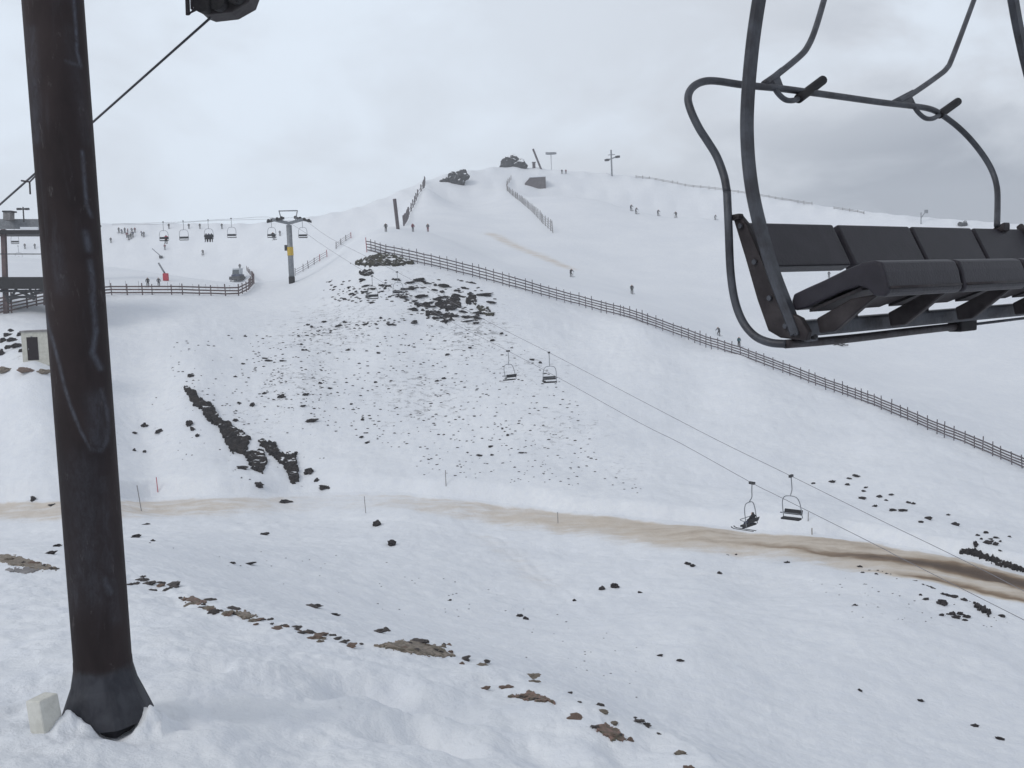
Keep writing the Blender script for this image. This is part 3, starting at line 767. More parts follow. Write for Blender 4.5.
for poly, n, wr in [(CL[0][0], 95, (1.4, 4)), (CL[1][0], 90, (1.2, 3.4)), (CL[3][0], 650, (.9, 2.7)), ([(160,345),(330,320),(340,400),(240,430),(170,390)], 170, (.8, 2.4)), ([(296,334),(420,312),(424,318),(300,340)], 60, (1, 3)), ([(320,288),(400,284),(410,296),(330,304)], 50, (1, 3.4)), ([(150,400),(200,380),(330,430),(330,490),(170,470)], 60, (.8, 2)), ([(130,540),(400,560),(640,640),(640,700),(400,620)], 70, (.8, 2)), ([(410,458),(600,470),(660,495),(420,475)], 70, (1, 2.6)), ([(780,560),(1010,600),(1010,630),(860,620)], 60, (.8, 2))]:
    for _ in range(n):
        x, y = in_cluster(poly); v = hit(x, y); m = depth(v) / FPX; w = random.uniform(*wr) * m / 2
        r_ = bmesh.ops.create_icosphere(bm, subdivisions=1, radius=1.0)
        rz = random.uniform(0, 3)
        for q in r_['verts']:
            c = q.co * random.uniform(.75, 1.2)
            q.co = v + Vector((c.x * w * 1.4, c.y * w * .8, c.z * w * .5 + w * .1))
o = link('scree', mesh_from(bm, 'scree'), M['rock']); tag(o, 'fine dark grit and stones peppering the snow slope', kind='stuff')

# summit crags
def crag(px, py, wpx, hpx, label, seed, lumps):
    v = hit(px, py + hpx * .5); D = depth(v); m = D / FPX
    bm = bmesh.new()
    for lx, lz, lw, lh in lumps:
        r_ = bmesh.ops.create_icosphere(bm, subdivisions=4, radius=1.0)
        c0 = v + Vector((lx * m, 0, lz * m))
        for q in r_['verts']:
            k = 1 + .35 * mnoise.noise(q.co * 1.3 + Vector((seed, lx, 0))) + .10 * mnoise.noise(q.co * 4 + Vector((seed, lx, 2)))
            q.co = c0 + Vector((q.co.x * lw * m * .5 * k, q.co.y * lw * m * .4 * k, q.co.z * lh * m * .5 * k))
    me = mesh_from(bm, 'crag'); c = Vector(v)
    me.transform(Matrix.Translation(-c))
    o = link('crag', me, M['toprock']); o.location = c
    tag(o, label, 'crag'); return o
crag(455, 173, 27, 18, 'snow streaked dark crag on the skyline left of the summit', 3, [(-9, -1, 12, 12), (-1, 3, 16, 13), (7, 6, 14, 12), (4, 0, 12, 12), (-1, -6, 16, 5)])
crag(513, 158, 26, 13, 'dark rounded boulder crag crowning the summit', 6, [(-3, 1, 19, 19), (5, 0, 17, 13), (8, -1, 12, 9), (-9, -1, 9, 8)])
crag(963, 223, 8, 6, 'small dark tuft of rock on the ridge behind the chair backrests', 9, [(-2, 2, 6, 5), (2, 2, 5, 6)])

# ------------------------------------------------------------------ fences
def fence(line, heights, spacing, rails, label, mt='wood', name='wooden_fence', rail_w=0.13, post_w=0.085, extra=0.36, group=None, low=0.12, end_red=None, lean=0.0):
    w = [hit(*p) for p in line]
    # sample along
    cum = [0]
    for a, b in zip(w[:-1], w[1:]): cum.append(cum[-1] + (b - a).length)
    n = max(2, int(round(cum[-1] / spacing)) + 1); n = min(n, 98)
    root = empty(name, w[0]); tag(root, label, 'fence', group)
    bases, hs = [], []
    for i in range(n):
        s = cum[-1] * min(1, max(0, (i + (random.uniform(-.17, .17) if 0 < i < n - 1 else 0)) / (n - 1)))
        k = min(len(cum) - 2, max(0, int(np.searchsorted(cum, s)) - 1)); t = (s - cum[k]) / max(1e-6, cum[k + 1] - cum[k])
        p = w[k].lerp(w[k + 1], t); p.z = p.z * 1.0
        g = zat(p.x, p.y)
        p.z = 0.75 * p.z + 0.25 * g if abs(g - p.z) < 1.2 else p.z
        bases.append(p); hs.append(heights[k] + (heights[k + 1] - heights[k]) * t)
    for i, (p, h) in enumerate(zip(bases, hs)):
        bm = bmesh.new()
        d = (bases[min(i + 1, n - 1)] - bases[max(i - 1, 0)]); d.z = 0; d.normalize()
        hh = h + random.uniform(.02, extra)
        tilt = Vector((random.uniform(-.07, .07) + lean, random.uniform(-.06, .06), 0)) * hh
        sweep(bm, [p - Vector((0, 0, .5)), p + Vector((0, 0, hh)) + tilt], rect(post_w, post_w, .01), d)
        red = end_red and (i in end_red or i - n in end_red)
        link('post', mesh_from(bm, 'post'), M['red'] if red else M[mt], root)
    side = []
    for r_ in range(rails):
        bm = bmesh.new()
        pts_ = []
        for i, (p, h) in enumerate(zip(bases, hs)):
            z = low + (h - low) * (r_ + .5) / rails if rails > 1 else h * .8
            d = (bases[min(i + 1, n - 1)] - bases[max(i - 1, 0)]); d.z = 0; d.normalize()
            nrm = Vector((d.y, -d.x, 0)); nrm *= -1 if nrm.dot(p) > 0 else 1
            pts_.append(p + Vector((0, 0, z + random.uniform(-.03, .03))) + nrm * (post_w / 2 + .022))
        sweep(bm, pts_, rect(.04, rail_w), Vector((0, 0, 1)))
        link('rail', mesh_from(bm, 'rail'), M[mt], root)
    return root
MAINF = [(367,252),(385,257),(410,262),(440,269),(476,278),(512,288),(545,297),(580,306),(615,315),(650,326),(690,340),(725,352),(760,364),(800,379),(840,394),(880,409),(920,426),(960,442),(1000,459),(1040,476),(1080,494)]
MAINH = [1.75]*5 + [1.7,1.6,1.55,1.5,1.45,1.4,1.35,1.3,1.3,1.3,1.3,1.25,1.25,1.2,1.2,1.2]
fence(MAINF, MAINH, 1.15, 4, 'long weathered grey fence slanting down the slope from middle to right edge', 'wood', rail_w=.15, end_red=(0,))
fence([(45,299),(80,297),(112,295),(150,295),(190,295),(220,296),(238,296),(248,291),(254,284),(252,277),(247,271)], [1.35]*11, 1.6, 3, 'brown rail fence behind the pole that curls round at its right end', 'redwood', rail_w=.20, post_w=.13)
fence([(-60,330),(-20,320),(0,315),(20,311),(45,305),(75,300)], [2.2]*6, 2.2, 5, 'tall brown slatted fence under the lift station at the left edge', 'redwood', rail_w=.19, post_w=.14)
fence([(295,276),(306,270),(318,262),(327,257)], [1.9,1.8,1.8,1.8], 2.0, 3, 'short slatted fence with a red end climbing right of the far yellow marked tower', 'wood', end_red=(-1,-2), rail_w=.10, post_w=.16)
fence([(336,249),(343,243),(351,238)], [1.7,1.7,1.6], 2.0, 3, 'shortest slatted fence with a red end, uphill of the one by the far tower', 'wood', end_red=(-1,), rail_w=.09, post_w=.16)
fence([(404,226),(409,215),(415,204),(418,196),(423,189),(425,183)], [2.0,1.9,1.9,1.8,1.8,1.7], 4.5, 2, 'dark fence climbing the left shoulder of the summit hill', 'wood', post_w=.3, rail_w=.14)
fence([(553,233),(543,224),(533,213),(524,205),(514,197),(507,191),(507,185),(511,180)], [2.4,2.2,1.8,1.7,1.5,1.4,1.4,1.4], 2.6, 4, 'grey netted fence curving up to the summit beside the low stone hut', 'palewood', post_w=.16, rail_w=.07)
fence([(636,178),(660,181),(690,186),(720,190),(750,194),(780,199),(812,205)], [.8]*7, 2.5, 2, 'low faint fence following the ridge line right of the summit', 'palewood', post_w=.16, rail_w=.14)
fence([(834,209),(848,211),(864,214)], [.7]*3, 2.2, 2, 'short low faint fence further down the ridge behind the chair', 'palewood', post_w=.16, rail_w=.14)

# ------------------------------------------------------------------ marker poles
def marker(px, py, hpx, mt, label, rad=.03, lean=0.0, group=None):
    v = hit(px, py); D = depth(v); h = hpx * D / FPX
    bm = bmesh.new(); tube(bm, [v - Vector((0, 0, .3)), v + Vector((lean * h, 0, h))], rad, 6)
    me = mesh_from(bm, 'marker_pole'); me.transform(Matrix.Translation(-v))
    o = link('marker_pole', me, M[mt]); o.location = v
    tag(o, label, 'marker pole', group)
marker(142, 512, 27, 'palewood', 'tall grey marker pole leaning beside the track just right of the steel pole', .04, -.12)
marker(158, 492, 15, 'redbox', 'short reddish marker pole standing behind the track right of the steel pole', .04, -.05)
marker(446, 486, 16, 'palewood', 'grey marker pole behind the middle of the track', .035)
marker(366, 514, 18, 'palewood', 'thin grey marker pole beside the track left of its middle', .03, -.05)
marker(558, 524, 12, 'palewood', 'short pale marker pole on the track right of its middle', .03)
marker(808, 521, 9, 'palewood', 'short marker pole above the track right of the two lower chairs', .035, .05)
marker(812, 535, 7, 'tanrock', 'stubby brown marker pole on the uphill edge of the muddy track', .04)
for x, h in [(110,11),(126,10),(139,10),(168,9),(180,8),(193,7),(206,7),(218,6),(230,6)]:
    marker(x, 291, h, 'palewood', 'thin grey net post standing just behind the brown rail fence', .025, group='net posts behind the rail fence')

# ------------------------------------------------------------------ people
def skin_mesh(name, verts, edges, radii, root=0, sub=1):
    me = bpy.data.meshes.new(name); me.from_pydata(verts, edges, [])
    o = bpy.data.objects.new(name, me); COL.objects.link(o)
    md = o.modifiers.new('skin', 'SKIN'); md.use_smooth_shade = True
    for i, d in enumerate(me.skin_vertices[0].data):
        r_ = radii[i]; d.radius = r_ if isinstance(r_, tuple) else (r_, r_); d.use_root = (i == root)
    s_ = o.modifiers.new('sub', 'SUBSURF'); s_.levels = sub; s_.render_levels = sub
    dg = bpy.context.evaluated_depsgraph_get()
    m2 = bpy.data.meshes.new_from_object(o.evaluated_get(dg))
    bpy.data.objects.remove(o); bpy.data.meshes.remove(me)
    return m2
E_ = [(0,1),(1,2),(2,3),(3,4),(2,5),(5,6),(6,7),(2,8),(8,9),(9,10),(0,11),(11,12),(12,13),(13,14),(0,15),(15,16),(16,17),(17,18)]
RAD = [(.17,.13),(.17,.13),(.16,.11),.075,(.115,.13),.085,.07,.06,.085,.07,.06,.11,.085,.075,.05,.11,.085,.075,.05]
POSES = {
 'stand': [(0,0,.92),(0,0,1.15),(0,0,1.38),(0,0,1.50),(0,-.02,1.64),(-.22,0,1.38),(-.30,-.02,1.12),(-.28,-.14,.90),(.22,0,1.38),(.30,-.02,1.12),(.28,-.14,.90),
           (-.11,0,.86),(-.13,-.03,.48),(-.13,.02,.10),(-.14,-.18,.05),(.11,0,.86),(.13,-.03,.48),(.13,.02,.10),(.14,-.18,.05)],
 'ski': [(0,.10,.80),(0,-.02,1.02),(0,-.16,1.22),(0,-.22,1.32),(0,-.28,1.45),(-.22,-.16,1.22),(-.36,-.20,1.0),(-.34,-.42,.92),(.22,-.16,1.22),(.36,-.20,1.0),(.34,-.42,.92),
         (-.12,.10,.76),(-.17,-.14,.46),(-.17,.04,.10),(-.17,-.18,.05),(.12,.10,.76),(.17,-.14,.46),(.17,.04,.10),(.17,-.18,.05)],
 'sit': [(0,0,.10),(0,.06,.33),(0,.08,.55),(0,.07,.67),(0,.04,.80),(-.22,.08,.55),(-.28,-.04,.33),(-.18,-.26,.26),(.22,.08,.55),(.28,-.04,.33),(.18,-.26,.26),
         (-.11,-.04,.09),(-.13,-.46,.10),(-.13,-.50,-.30),(-.13,-.68,-.35),(.11,-.04,.09),(.13,-.46,.10),(.13,-.50,-.30),(.13,-.68,-.35)],
}
_pm = {}
def person_mesh(pose, jacket, trousers):
    k = (pose, jacket, trousers)
    if k in _pm: return _pm[k]
    vs = POSES[pose]
    me = skin_mesh('person', vs, E_, RAD)
    for m_ in ('cloth_' + jacket, 'cloth_' + trousers, 'skin', 'cloth_black'): me.materials.append(M[m_])
    J = [Vector(v) for v in vs]
    segs = [(0,1,0),(1,2,0),(2,5,0),(5,6,0),(6,7,0),(2,8,0),(8,9,0),(9,10,0),(2,3,0),(3,4,2),(0,11,1),(11,12,1),(12,13,1),(13,14,3),(0,15,1),(15,16,1),(16,17,1),(17,18,3)]
    for p in me.polygons:
        c = p.center; best = (9, 0)
        for a, b, s in segs:
            ab = J[b] - J[a]; t = max(0, min(1, (c - J[a]).dot(ab) / ab.length_squared))
            d = (c - J[a] - ab * t).length
            if d < best[0]: best = (d, s)
        s = best[1]
        if s == 2 and (c.z > J[4].z + .02 or c.y > J[4].y + .03): s = 3
        p.material_index = s
    me.polygons.foreach_set('use_smooth', [True] * len(me.polygons))
    _pm[k] = me
    return me
def ski_mesh():
    bm = bmesh.new()
    sweep(bm, [(0,.75,.02),(0,-.1,.02),(0,-.70,.02),(0,-.85,.06),(0,-.93,.13)], rect(.09, .025), Vector((0, 0, 1)))
    return mesh_from(bm, 'ski')
def pole_mesh():
    bm = bmesh.new(); tube(bm, [(0,0,0),(0,.25,-.92)], .012, 6); return mesh_from(bm, 'ski_pole')
SKI, SPOLE = ski_mesh(), pole_mesh()
def person(px, py, hpx, label, pose='stand', jacket='black', trousers='black', yaw=0.0, skis=False, group=None, at=None):
    v = at or hit(px, py); D = depth(v)
    full = 1.76 if pose == 'stand' else 1.58
    s = min(1.12, max(.82, hpx * D / FPX / full)) if at is None else 1.0
    root = link('person', person_mesh(pose, jacket, trousers))
    root.location = v; root.rotation_euler = (0, 0, yaw); root.scale = (s,) * 3
    tag(root, label, 'person', group)
    if skis:
        for sx in (-1, 1):
            k = link('ski', SKI, M['cloth_black'], root, keep=False); k.location = (sx * .15, 0, -.03 if pose != 'sit' else -.46)
            if pose == 'sit': k.location.y = -.55
            else:
                k2 = link('ski_pole', SPOLE, M['cloth_black'], root, keep=False); k2.location = (sx * .34, -.40, .93) if pose == 'ski' else (sx * .28, -.14, .92)
    return root
PP = [
 (571,277,9,'skier in dark clothes gliding down the piste above the middle of the long fence','ski','black','black',.6,True),
 (632,294,10,'person in black standing on the piste right of the gliding skier','stand','black','black',.2,True),
 (719,336,10,'bent skier in dark clothes just above the long fence, left of the near chair','ski','grey','black',-.9,True),
 (739,347,10,'skier standing right behind the long fence just below the bent skier','stand','teal','black',.4,True),
 (386,232,9,'person in black standing left of the leaning mast on the hill','stand','black','black',0,False),
 (413,232,9,'person in maroon standing right of the leaning mast on the hill','stand','maroon','grey',.5,False),
 (428,232,9,'person in grey standing furthest right of the trio by the leaning mast','stand','grey','maroon',-.4,False),
 (562,174,5,'left figure of the pair standing near the summit right of the stone hut','stand','black','black',0,False),
 (566,174,5,'right figure of the pair standing near the summit right of the stone hut','stand','maroon','black',0,False),
 (631,211,8,'upper skier of the close pair on the slope below the summit mast','ski','grey','black',.5,True),
 (636,214,7,'lower skier of the close pair on the slope below the summit mast','ski','grey','grey',.7,True),
 (658,216,7,'lone skier right of the close pair below the summit mast','ski','grey','grey',.5,True),
 (676,218,7,'dark skier between the lone skier and the near chair tube','ski','black','grey',-.5,True),
 (715,220,7,'skier seen just left of the near chair tube, highest up the slope','ski','black','grey',.8,True),
 (829,278,7,'figure seen through the gap under the first chair backrest','stand','grey','black',0,True),
 (148,287,8,'person in black standing astride behind the brown rail fence left of the red box','stand','black','black',0,True),
 (159,287,7,'grey figure beside the person in black behind the brown rail fence','stand','grey','grey',.5,False),
 (203,255,6,'round dark figure alone on the snow under the hanging chairs','ski','black','black',0,True),
 (165,250,7,'maroon figure standing on the snow below the leftmost hanging chairs','stand','maroon','grey',0,False),
 (111,243,6,'dark figure standing just right of the steel pole','stand','black','black',0,False),
 (240,270,7,'person in black standing behind the small snow vehicle','stand','black','black',0,False),
 (231,282,8,'person crouching in front of the small snow vehicle','ski','black','grey',.6,False),
 (280,236,6,'tiny grey figure on the snow just left of the far tower','stand','grey','black',0,False),
]
for x, y, h, lb, ps, j, t_, yw, sk in PP:
    person(x, y, h, lb, ps, j, t_, yw, sk)
for x, lb in [(169,'first'),(189,'second'),(200,'third'),(222,'fourth')]:
    person(x, 229, 6, f'{lb} from the left of four small skyline figures above the hanging chairs', 'stand', random.choice(['black','grey']), 'black', 0, False, 'skyline figures')
for i, (x, y, h) in enumerate([(119,233,7),(122,234,7),(125,233,6),(128,234,7),(132,233,7),(135,233,6),(129,240,8),(131,239,8),(133,237,7),(142,236,7),(144,237,6),(127,238,7)]):
    person(x, y, h, 'small dark figure in the crowd on the snow just right of the steel pole', random.choice(['stand', 'stand', 'ski']), random.choice(['black', 'grey', 'navy', 'maroon']), 'black', random.uniform(-1, 1), i % 2 == 0, 'crowd right of the pole')
for x, y, h, lb in [(25,249,6,'left of two small grey figures seen through the lift station opening'),(35,249,6,'right of two small grey figures seen through the lift station opening')]:
    person(x, y, h, lb, 'stand', 'grey', 'black', 0, False)

# ------------------------------------------------------------------ far chairlift
TOWER = hit(292, 283); TD = depth(TOWER)
def far_pt(px, py, D): return P(px, py, D)
def invd(x): return 1.0 / np.interp(x, [290, 530, 772, 1024, 1150], [1 / TD, .0099, .0147, .0193, .0216])
UP = [(301,219),(330,238),(397,272),(485,320),(548,352),(596,377),(640,400),(717,440),(791,476),(880,520),(932,545),(985,571),(1024,591),(1150,655)]
LO = [(280,219),(330,250),(372,276),(452,322),(508,351),(557,377),(640,423),(680,443),(752,483),(780,497),(880,547),(899,557),(1024,620),(1150,684)]
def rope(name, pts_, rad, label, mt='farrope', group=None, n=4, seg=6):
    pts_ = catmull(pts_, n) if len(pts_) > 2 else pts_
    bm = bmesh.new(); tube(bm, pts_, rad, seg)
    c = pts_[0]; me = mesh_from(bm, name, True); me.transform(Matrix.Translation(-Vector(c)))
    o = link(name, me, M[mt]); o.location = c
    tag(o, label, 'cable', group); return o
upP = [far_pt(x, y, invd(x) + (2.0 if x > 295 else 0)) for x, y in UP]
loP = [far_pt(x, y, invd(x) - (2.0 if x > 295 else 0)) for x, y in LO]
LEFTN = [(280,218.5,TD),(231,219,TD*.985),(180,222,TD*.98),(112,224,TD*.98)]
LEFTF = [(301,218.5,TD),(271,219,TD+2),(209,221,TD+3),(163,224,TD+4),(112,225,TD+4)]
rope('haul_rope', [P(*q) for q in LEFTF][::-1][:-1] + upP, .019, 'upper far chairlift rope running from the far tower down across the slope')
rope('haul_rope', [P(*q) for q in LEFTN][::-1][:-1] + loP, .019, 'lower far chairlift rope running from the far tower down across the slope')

def far_chair_proto():
    root = empty('lift_chair', (0, 0, 0))
    bm = bmesh.new(); cbox(bm, (0, 0, 0), .16, .4, .16); link('grip', mesh_from(bm, 'grip'), M['darkmetal'], root, keep=False)
    bm = bmesh.new(); tube(bm, catmull([(0,0,0),(.02,.02,-.5),(.02,.04,-.9),(0,-.1,-1.18),(0,-.15,-1.28)], 5), .034, 8); link('hanger', mesh_from(bm, 'hanger', True), M['galv'], root, keep=False)
    bm = bmesh.new(); tube(bm, catmull([(-.66,.12,-2.75),(-.64,.0,-2.2),(-.6,-.1,-1.7),(-.42,-.15,-1.36),(0,-.15,-1.28),(.42,-.15,-1.36),(.6,-.1,-1.7),(.64,.0,-2.2),(.66,.12,-2.75)], 5), .03, 8); link('bail', mesh_from(bm, 'bail', True), M['galv'], root, keep=False)
    bm = bmesh.new(); tube(bm, catmull([(-.6,.1,-2.45),(-.6,-.3,-2.42),(-.6,-.38,-2.36),(0,-.4,-2.36),(.6,-.38,-2.36),(.6,-.3,-2.42),(.6,.1,-2.45)], 5), .024, 8); link('safety_bar', mesh_from(bm, 'safety_bar', True), M['galv'], root, keep=False)
    bm = bmesh.new(); cbox(bm, (0, -.14, -2.78), 1.26, .46, .12); bevel_all(bm, .03); link('seat', mesh_from(bm, 'seat'), M['cloth_black'], root, keep=False)
    bm = bmesh.new(); box(bm, (-.63, .13, -2.58), (1.26, 0, 0), (0, .07, .02), (0, .1, .30)); fixn(bm); bevel_all(bm, .02); link('backrest', mesh_from(bm, 'backrest'), M['cloth_black'], root, keep=False)
    return root
proto = far_chair_proto(); first = True
def far_chair(p, yaw, label, group='chairs on the far lift'):
    global first
    o = proto if first else copy_tree(proto)
    first = False
    o.location = p; o.rotation_euler = (R(random.uniform(-4, 4)), 0, yaw); tag(o, label, 'lift chair', group)
    return o
def on(linepx, linep, x):
    xs = [q[0] for q in linepx]
    k = int(np.clip(np.searchsorted(xs, x) - 1, 0, len(xs) - 2)); t = (x - xs[k]) / (xs[k + 1] - xs[k])
    return linep[k].lerp(linep[k + 1], t)
dirR = (upP[7] - upP[3]); yaw_dn = math.atan2(dirR.x, -dirR.y)     # a chair faces along -Y before turning
far_chair(on(LO, loP, 508), yaw_dn + math.pi + .25, 'empty chair on the lower far rope, left of the mid-slope pair')
far_chair(on(UP, upP, 549), yaw_dn - .25, 'empty chair on the upper far rope, right of the mid-slope pair')
c_occ = far_chair(on(LO, loP, 752), yaw_dn + math.pi + .35, 'chair carrying a skier on the lower far rope above the track')
far_chair(on(UP, upP, 791), yaw_dn - 1.15, 'empty chair on the upper far rope just right of the chair carrying a skier')
far_chair(on(LO, loP, 372), yaw_dn + math.pi, 'faint chair on the lower far rope in front of the upper rock band')
far_chair(on(UP, upP, 397), yaw_dn, 'faint chair on the upper far rope in front of the upper rock band')
dirL = P(*LEFTN[-1]) - P(*LEFTN[0]); yaw_l = math.atan2(dirL.x, -dirL.y)
for px, py, D, lb in [(302,219,TD,'empty chair hanging just right of the far tower'),(271,219,TD+2,'chair hanging just left of the far tower'),(231,218.5,TD*.985,'empty hanging chair, second left of the far tower'),(208,220,TD*.99,'chair crowded with riders between the two empty chairs left of the far tower'),
                      (183,221,TD*.98,'empty chair third left of the far tower beside the crowded one'),(163,222,TD,'leftmost hanging chair carrying a rider in red')]:
    c = far_chair(P(px, py, D), .35 + random.uniform(-.15, .15) + (math.pi if px in (208, 163) else 0), lb)
    if px == 208:
        for k, (dx, jc) in enumerate([(-.36, 'black'), (.02, 'navy'), (.40, 'grey')]):
            q = c.matrix_basis @ Vector((dx, -.05, -2.76))
            person(0, 0, 0, ['left rider in black on the crowded far chair', 'middle rider in navy on the crowded far chair', 'right rider in grey on the crowded far chair'][k], 'sit', jc, 'black', c.rotation_euler.z, True, at=q)
    if px == 163:
        person(0, 0, 0, 'rider in red sitting on the leftmost hanging chair', 'sit', 'crimson', 'black', c.rotation_euler.z, True, at=c.matrix_basis @ Vector((-.3, -.05, -2.76)))
    if px == 271:
        person(0, 0, 0, 'rider in dark clothes on the chair just left of the far tower', 'sit', 'black', 'grey', c.rotation_euler.z, True, at=c.matrix_basis @ Vector((.2, -.05, -2.76)))
person(0, 0, 0, 'skier in black sitting on the lower far chair above the track', 'sit', 'black', 'navy', c_occ.rotation_euler.z, True, at=c_occ.matrix_basis @ Vector((-.28, -.05, -2.76)))

def far_tower():
    v = TOWER; m = TD / FPX; H = 70 * m
    root = empty('lift_tower', v); tag(root, 'grey chairlift tower with a yellow marker panel standing on the snow left of middle', 'lift tower')
    z = lambda h: Vector((0, 0, h))
    bm = bmesh.new(); sweep(bm, [v - z(.6), v + z(H * .82)], circ(.42, 16)); link('pole', mesh_from(bm, 'pole', True), M['galv'], root)
    bm = bmesh.new(); sweep(bm, [v - z(.3), v + z(H * .09)], circ(.47, 16)); link('base', mesh_from(bm, 'base'), M['rubber'], root)
    bm = bmesh.new(); sweep(bm, [v + z(H * .39), v + z(H * .51)], circ(.47, 16)); link('marker_panel', mesh_from(bm, 'marker_panel'), M['yellow'], root)
    bm = bmesh.new(); cbox(bm, v + z(H * .50) + Vector((-.62, -.1, 0)), .35, .35, .85); link('control_box', mesh_from(bm, 'control_box'), M['darkmetal'], root)
    top = v + z(H * .86)
    ax = Vector((math.cos(.25), math.sin(.25), 0))
    bm = bmesh.new(); sweep(bm, [top - ax * 2.4 + z(.45), top + z(-.15), top + ax * 2.4 + z(.45)], rect(.4, .45)); link('crossarm', mesh_from(bm, 'crossarm'), M['galv'], root)
    for s in (-1, 1):
        c = top + ax * 2.0 * s + z(.35)
        bm = bmesh.new()
        along = Vector((.85, -.5, -.25 if s > 0 else .1)).normalized()
        box(bm, c - along * 1.7 - z(.15), along * 3.4, Vector((.1, .2, 0)), z(.35)); fixn(bm)
        sv = link('sheave_train', mesh_from(bm, 'sheave_train'), M['darkmetal'], root)
        bm = bmesh.new()
        for k in range(4):
            w0 = c + along * (-1.3 + k * .87) + z(.12); nrm = along.cross(Vector((0, 0, 1))).normalized()
            sweep(bm, [w0 - nrm * .1, w0 + nrm * .1], circ(.24, 12), along)
        link('sheaves', mesh_from(bm, 'sheaves'), M['rubber'], sv, keep=False)
    bm = bmesh.new()
    a, b = top - ax * 1.0 + z(.2), top + ax * 1.0 + z(.2)
    tube(bm, [a, a + z(1.5) - ax * .35], .08, 8); tube(bm, [b, b + z(1.5) + ax * .35], .08, 8); tube(bm, [a + z(1.5) - ax * .4, b + z(1.5) + ax * .4], .09, 8)
    link('lifting_frame', mesh_from(bm, 'lifting_frame', True), M['galv'], root)
far_tower()

# terminal where the far ropes turn, almost wholly behind the pole
v = hit(95, 236); D = depth(v)
term_p = P(86, 234, TD * .98)
gz = zat(term_p.x, term_p.y)
root = empty('lift_terminal', (term_p.x, term_p.y, gz)); tag(root, 'dark terminal of the far lift peeping out right of the steel pole', 'lift terminal')
bm = bmesh.new(); sweep(bm, [Vector((term_p.x, term_p.y, gz - .3)), Vector((term_p.x, term_p.y, term_p.z + 1.2))], circ(.5, 12)); link('column', mesh_from(bm, 'column', True), M['galv'], root)
bm = bmesh.new(); sweep(bm, [Vector((term_p.x, term_p.y, term_p.z + 1.0)), Vector((term_p.x, term_p.y, term_p.z + 1.25))], circ(2.2, 24)); link('bullwheel', mesh_from(bm, 'bullwheel'), M['darkmetal'], root)

# ------------------------------------------------------------------ lift station at the left edge
def station():
    D = 126.0; m = D / FPX
    p = lambda x, y, dd=0: P(x, y, D + dd)
    base = hit(3, 305)
    root = empty('lift_station', P(3, 300, D)); tag(root, 'open two storey lift station of dark beams at the left edge behind the pole', 'lift station')
    back = Vector((0, 1, 0))
    def slab(name, x0, y0, x1, y1, dep, mt, dd=0, par=root):
        bm = bmesh.new(); a, b, c, d = p(x0, y0, dd), p(x1, y0, dd), p(x1, y1, dd), p(x0, y1, dd)
        prism(bm, [a, b, c, d], back * dep); fixn(bm); return link(name, mesh_from(bm, name), M[mt], par)
    slab('lower_deck', -60, 277, 66, 289, 6.0, 'rubber')
    slab('upper_deck', -60, 230, 66, 234, 6.0, 'rubber')
    slab('parapet', -60, 219, 66, 229, .3, 'galv', 5.5)
    slab('snow_load', 20, 227, 38, 230.2, 1.2, 'snow', .2)
    for x in (3.5, 62):
        bm = bmesh.new(); sweep(bm, [p(x + 3, 320, 1), p(x, 229.5, 1)], rect(.5, .5)); link('column', mesh_from(bm, 'column'), M['redwood'], root)
    bm = bmesh.new(); tube(bm, [p(-60, 254, .4), p(66, 254, .4)], .06, 6); link('handrail', mesh_from(bm, 'handrail'), M['darkmetal'], root)
    bm = bmesh.new()
    for a, b in (((2, 289), (9, 302)), ((9, 302), (16, 289)), ((16, 290), (30, 296)), ((30, 296), (44, 289)), ((0, 291), (48, 291)), ((8, 297), (36, 297)), ((30, 289), (34, 300))):
        tube(bm, [p(*a, .8), p(*b, .8)], .16, 6)
    link('brace', mesh_from(bm, 'brace'), M['darkmetal'], root)
    slab('cabin', 3, 212, 10, 220, 1.2, 'palewood', 4); slab('cabin_roof', 2, 210.5, 11, 212, 1.6, 'darkmetal', 3.9)
    bm = bmesh.new(); tube(bm, [p(24, 222, 4), p(23, 207, 4)], .09, 6); tube(bm, [p(18, 209, 4), p(28, 209, 4)], .09, 6); cbox(bm, p(19, 209, 4), .5, .3, .25); cbox(bm, p(27, 209, 4), .5, .3, .25)
    link('lamp_mast', mesh_from(bm, 'lamp_mast'), M['darkmetal'], root)
station()
for x, y, D, lb in [(14, 228, 190, 'upper dark chair seen through the lift station opening'), (18, 246, 205, 'lower dark chair seen through the lift station opening')]:
    c = far_chair(P(x, y, D), .5, lb)
person(0, 0, 0, 'rider in black on the lower chair seen through the station', 'sit', 'black', 'black', c.rotation_euler.z, False, at=c.matrix_basis @ Vector((0, -.05, -2.76)))

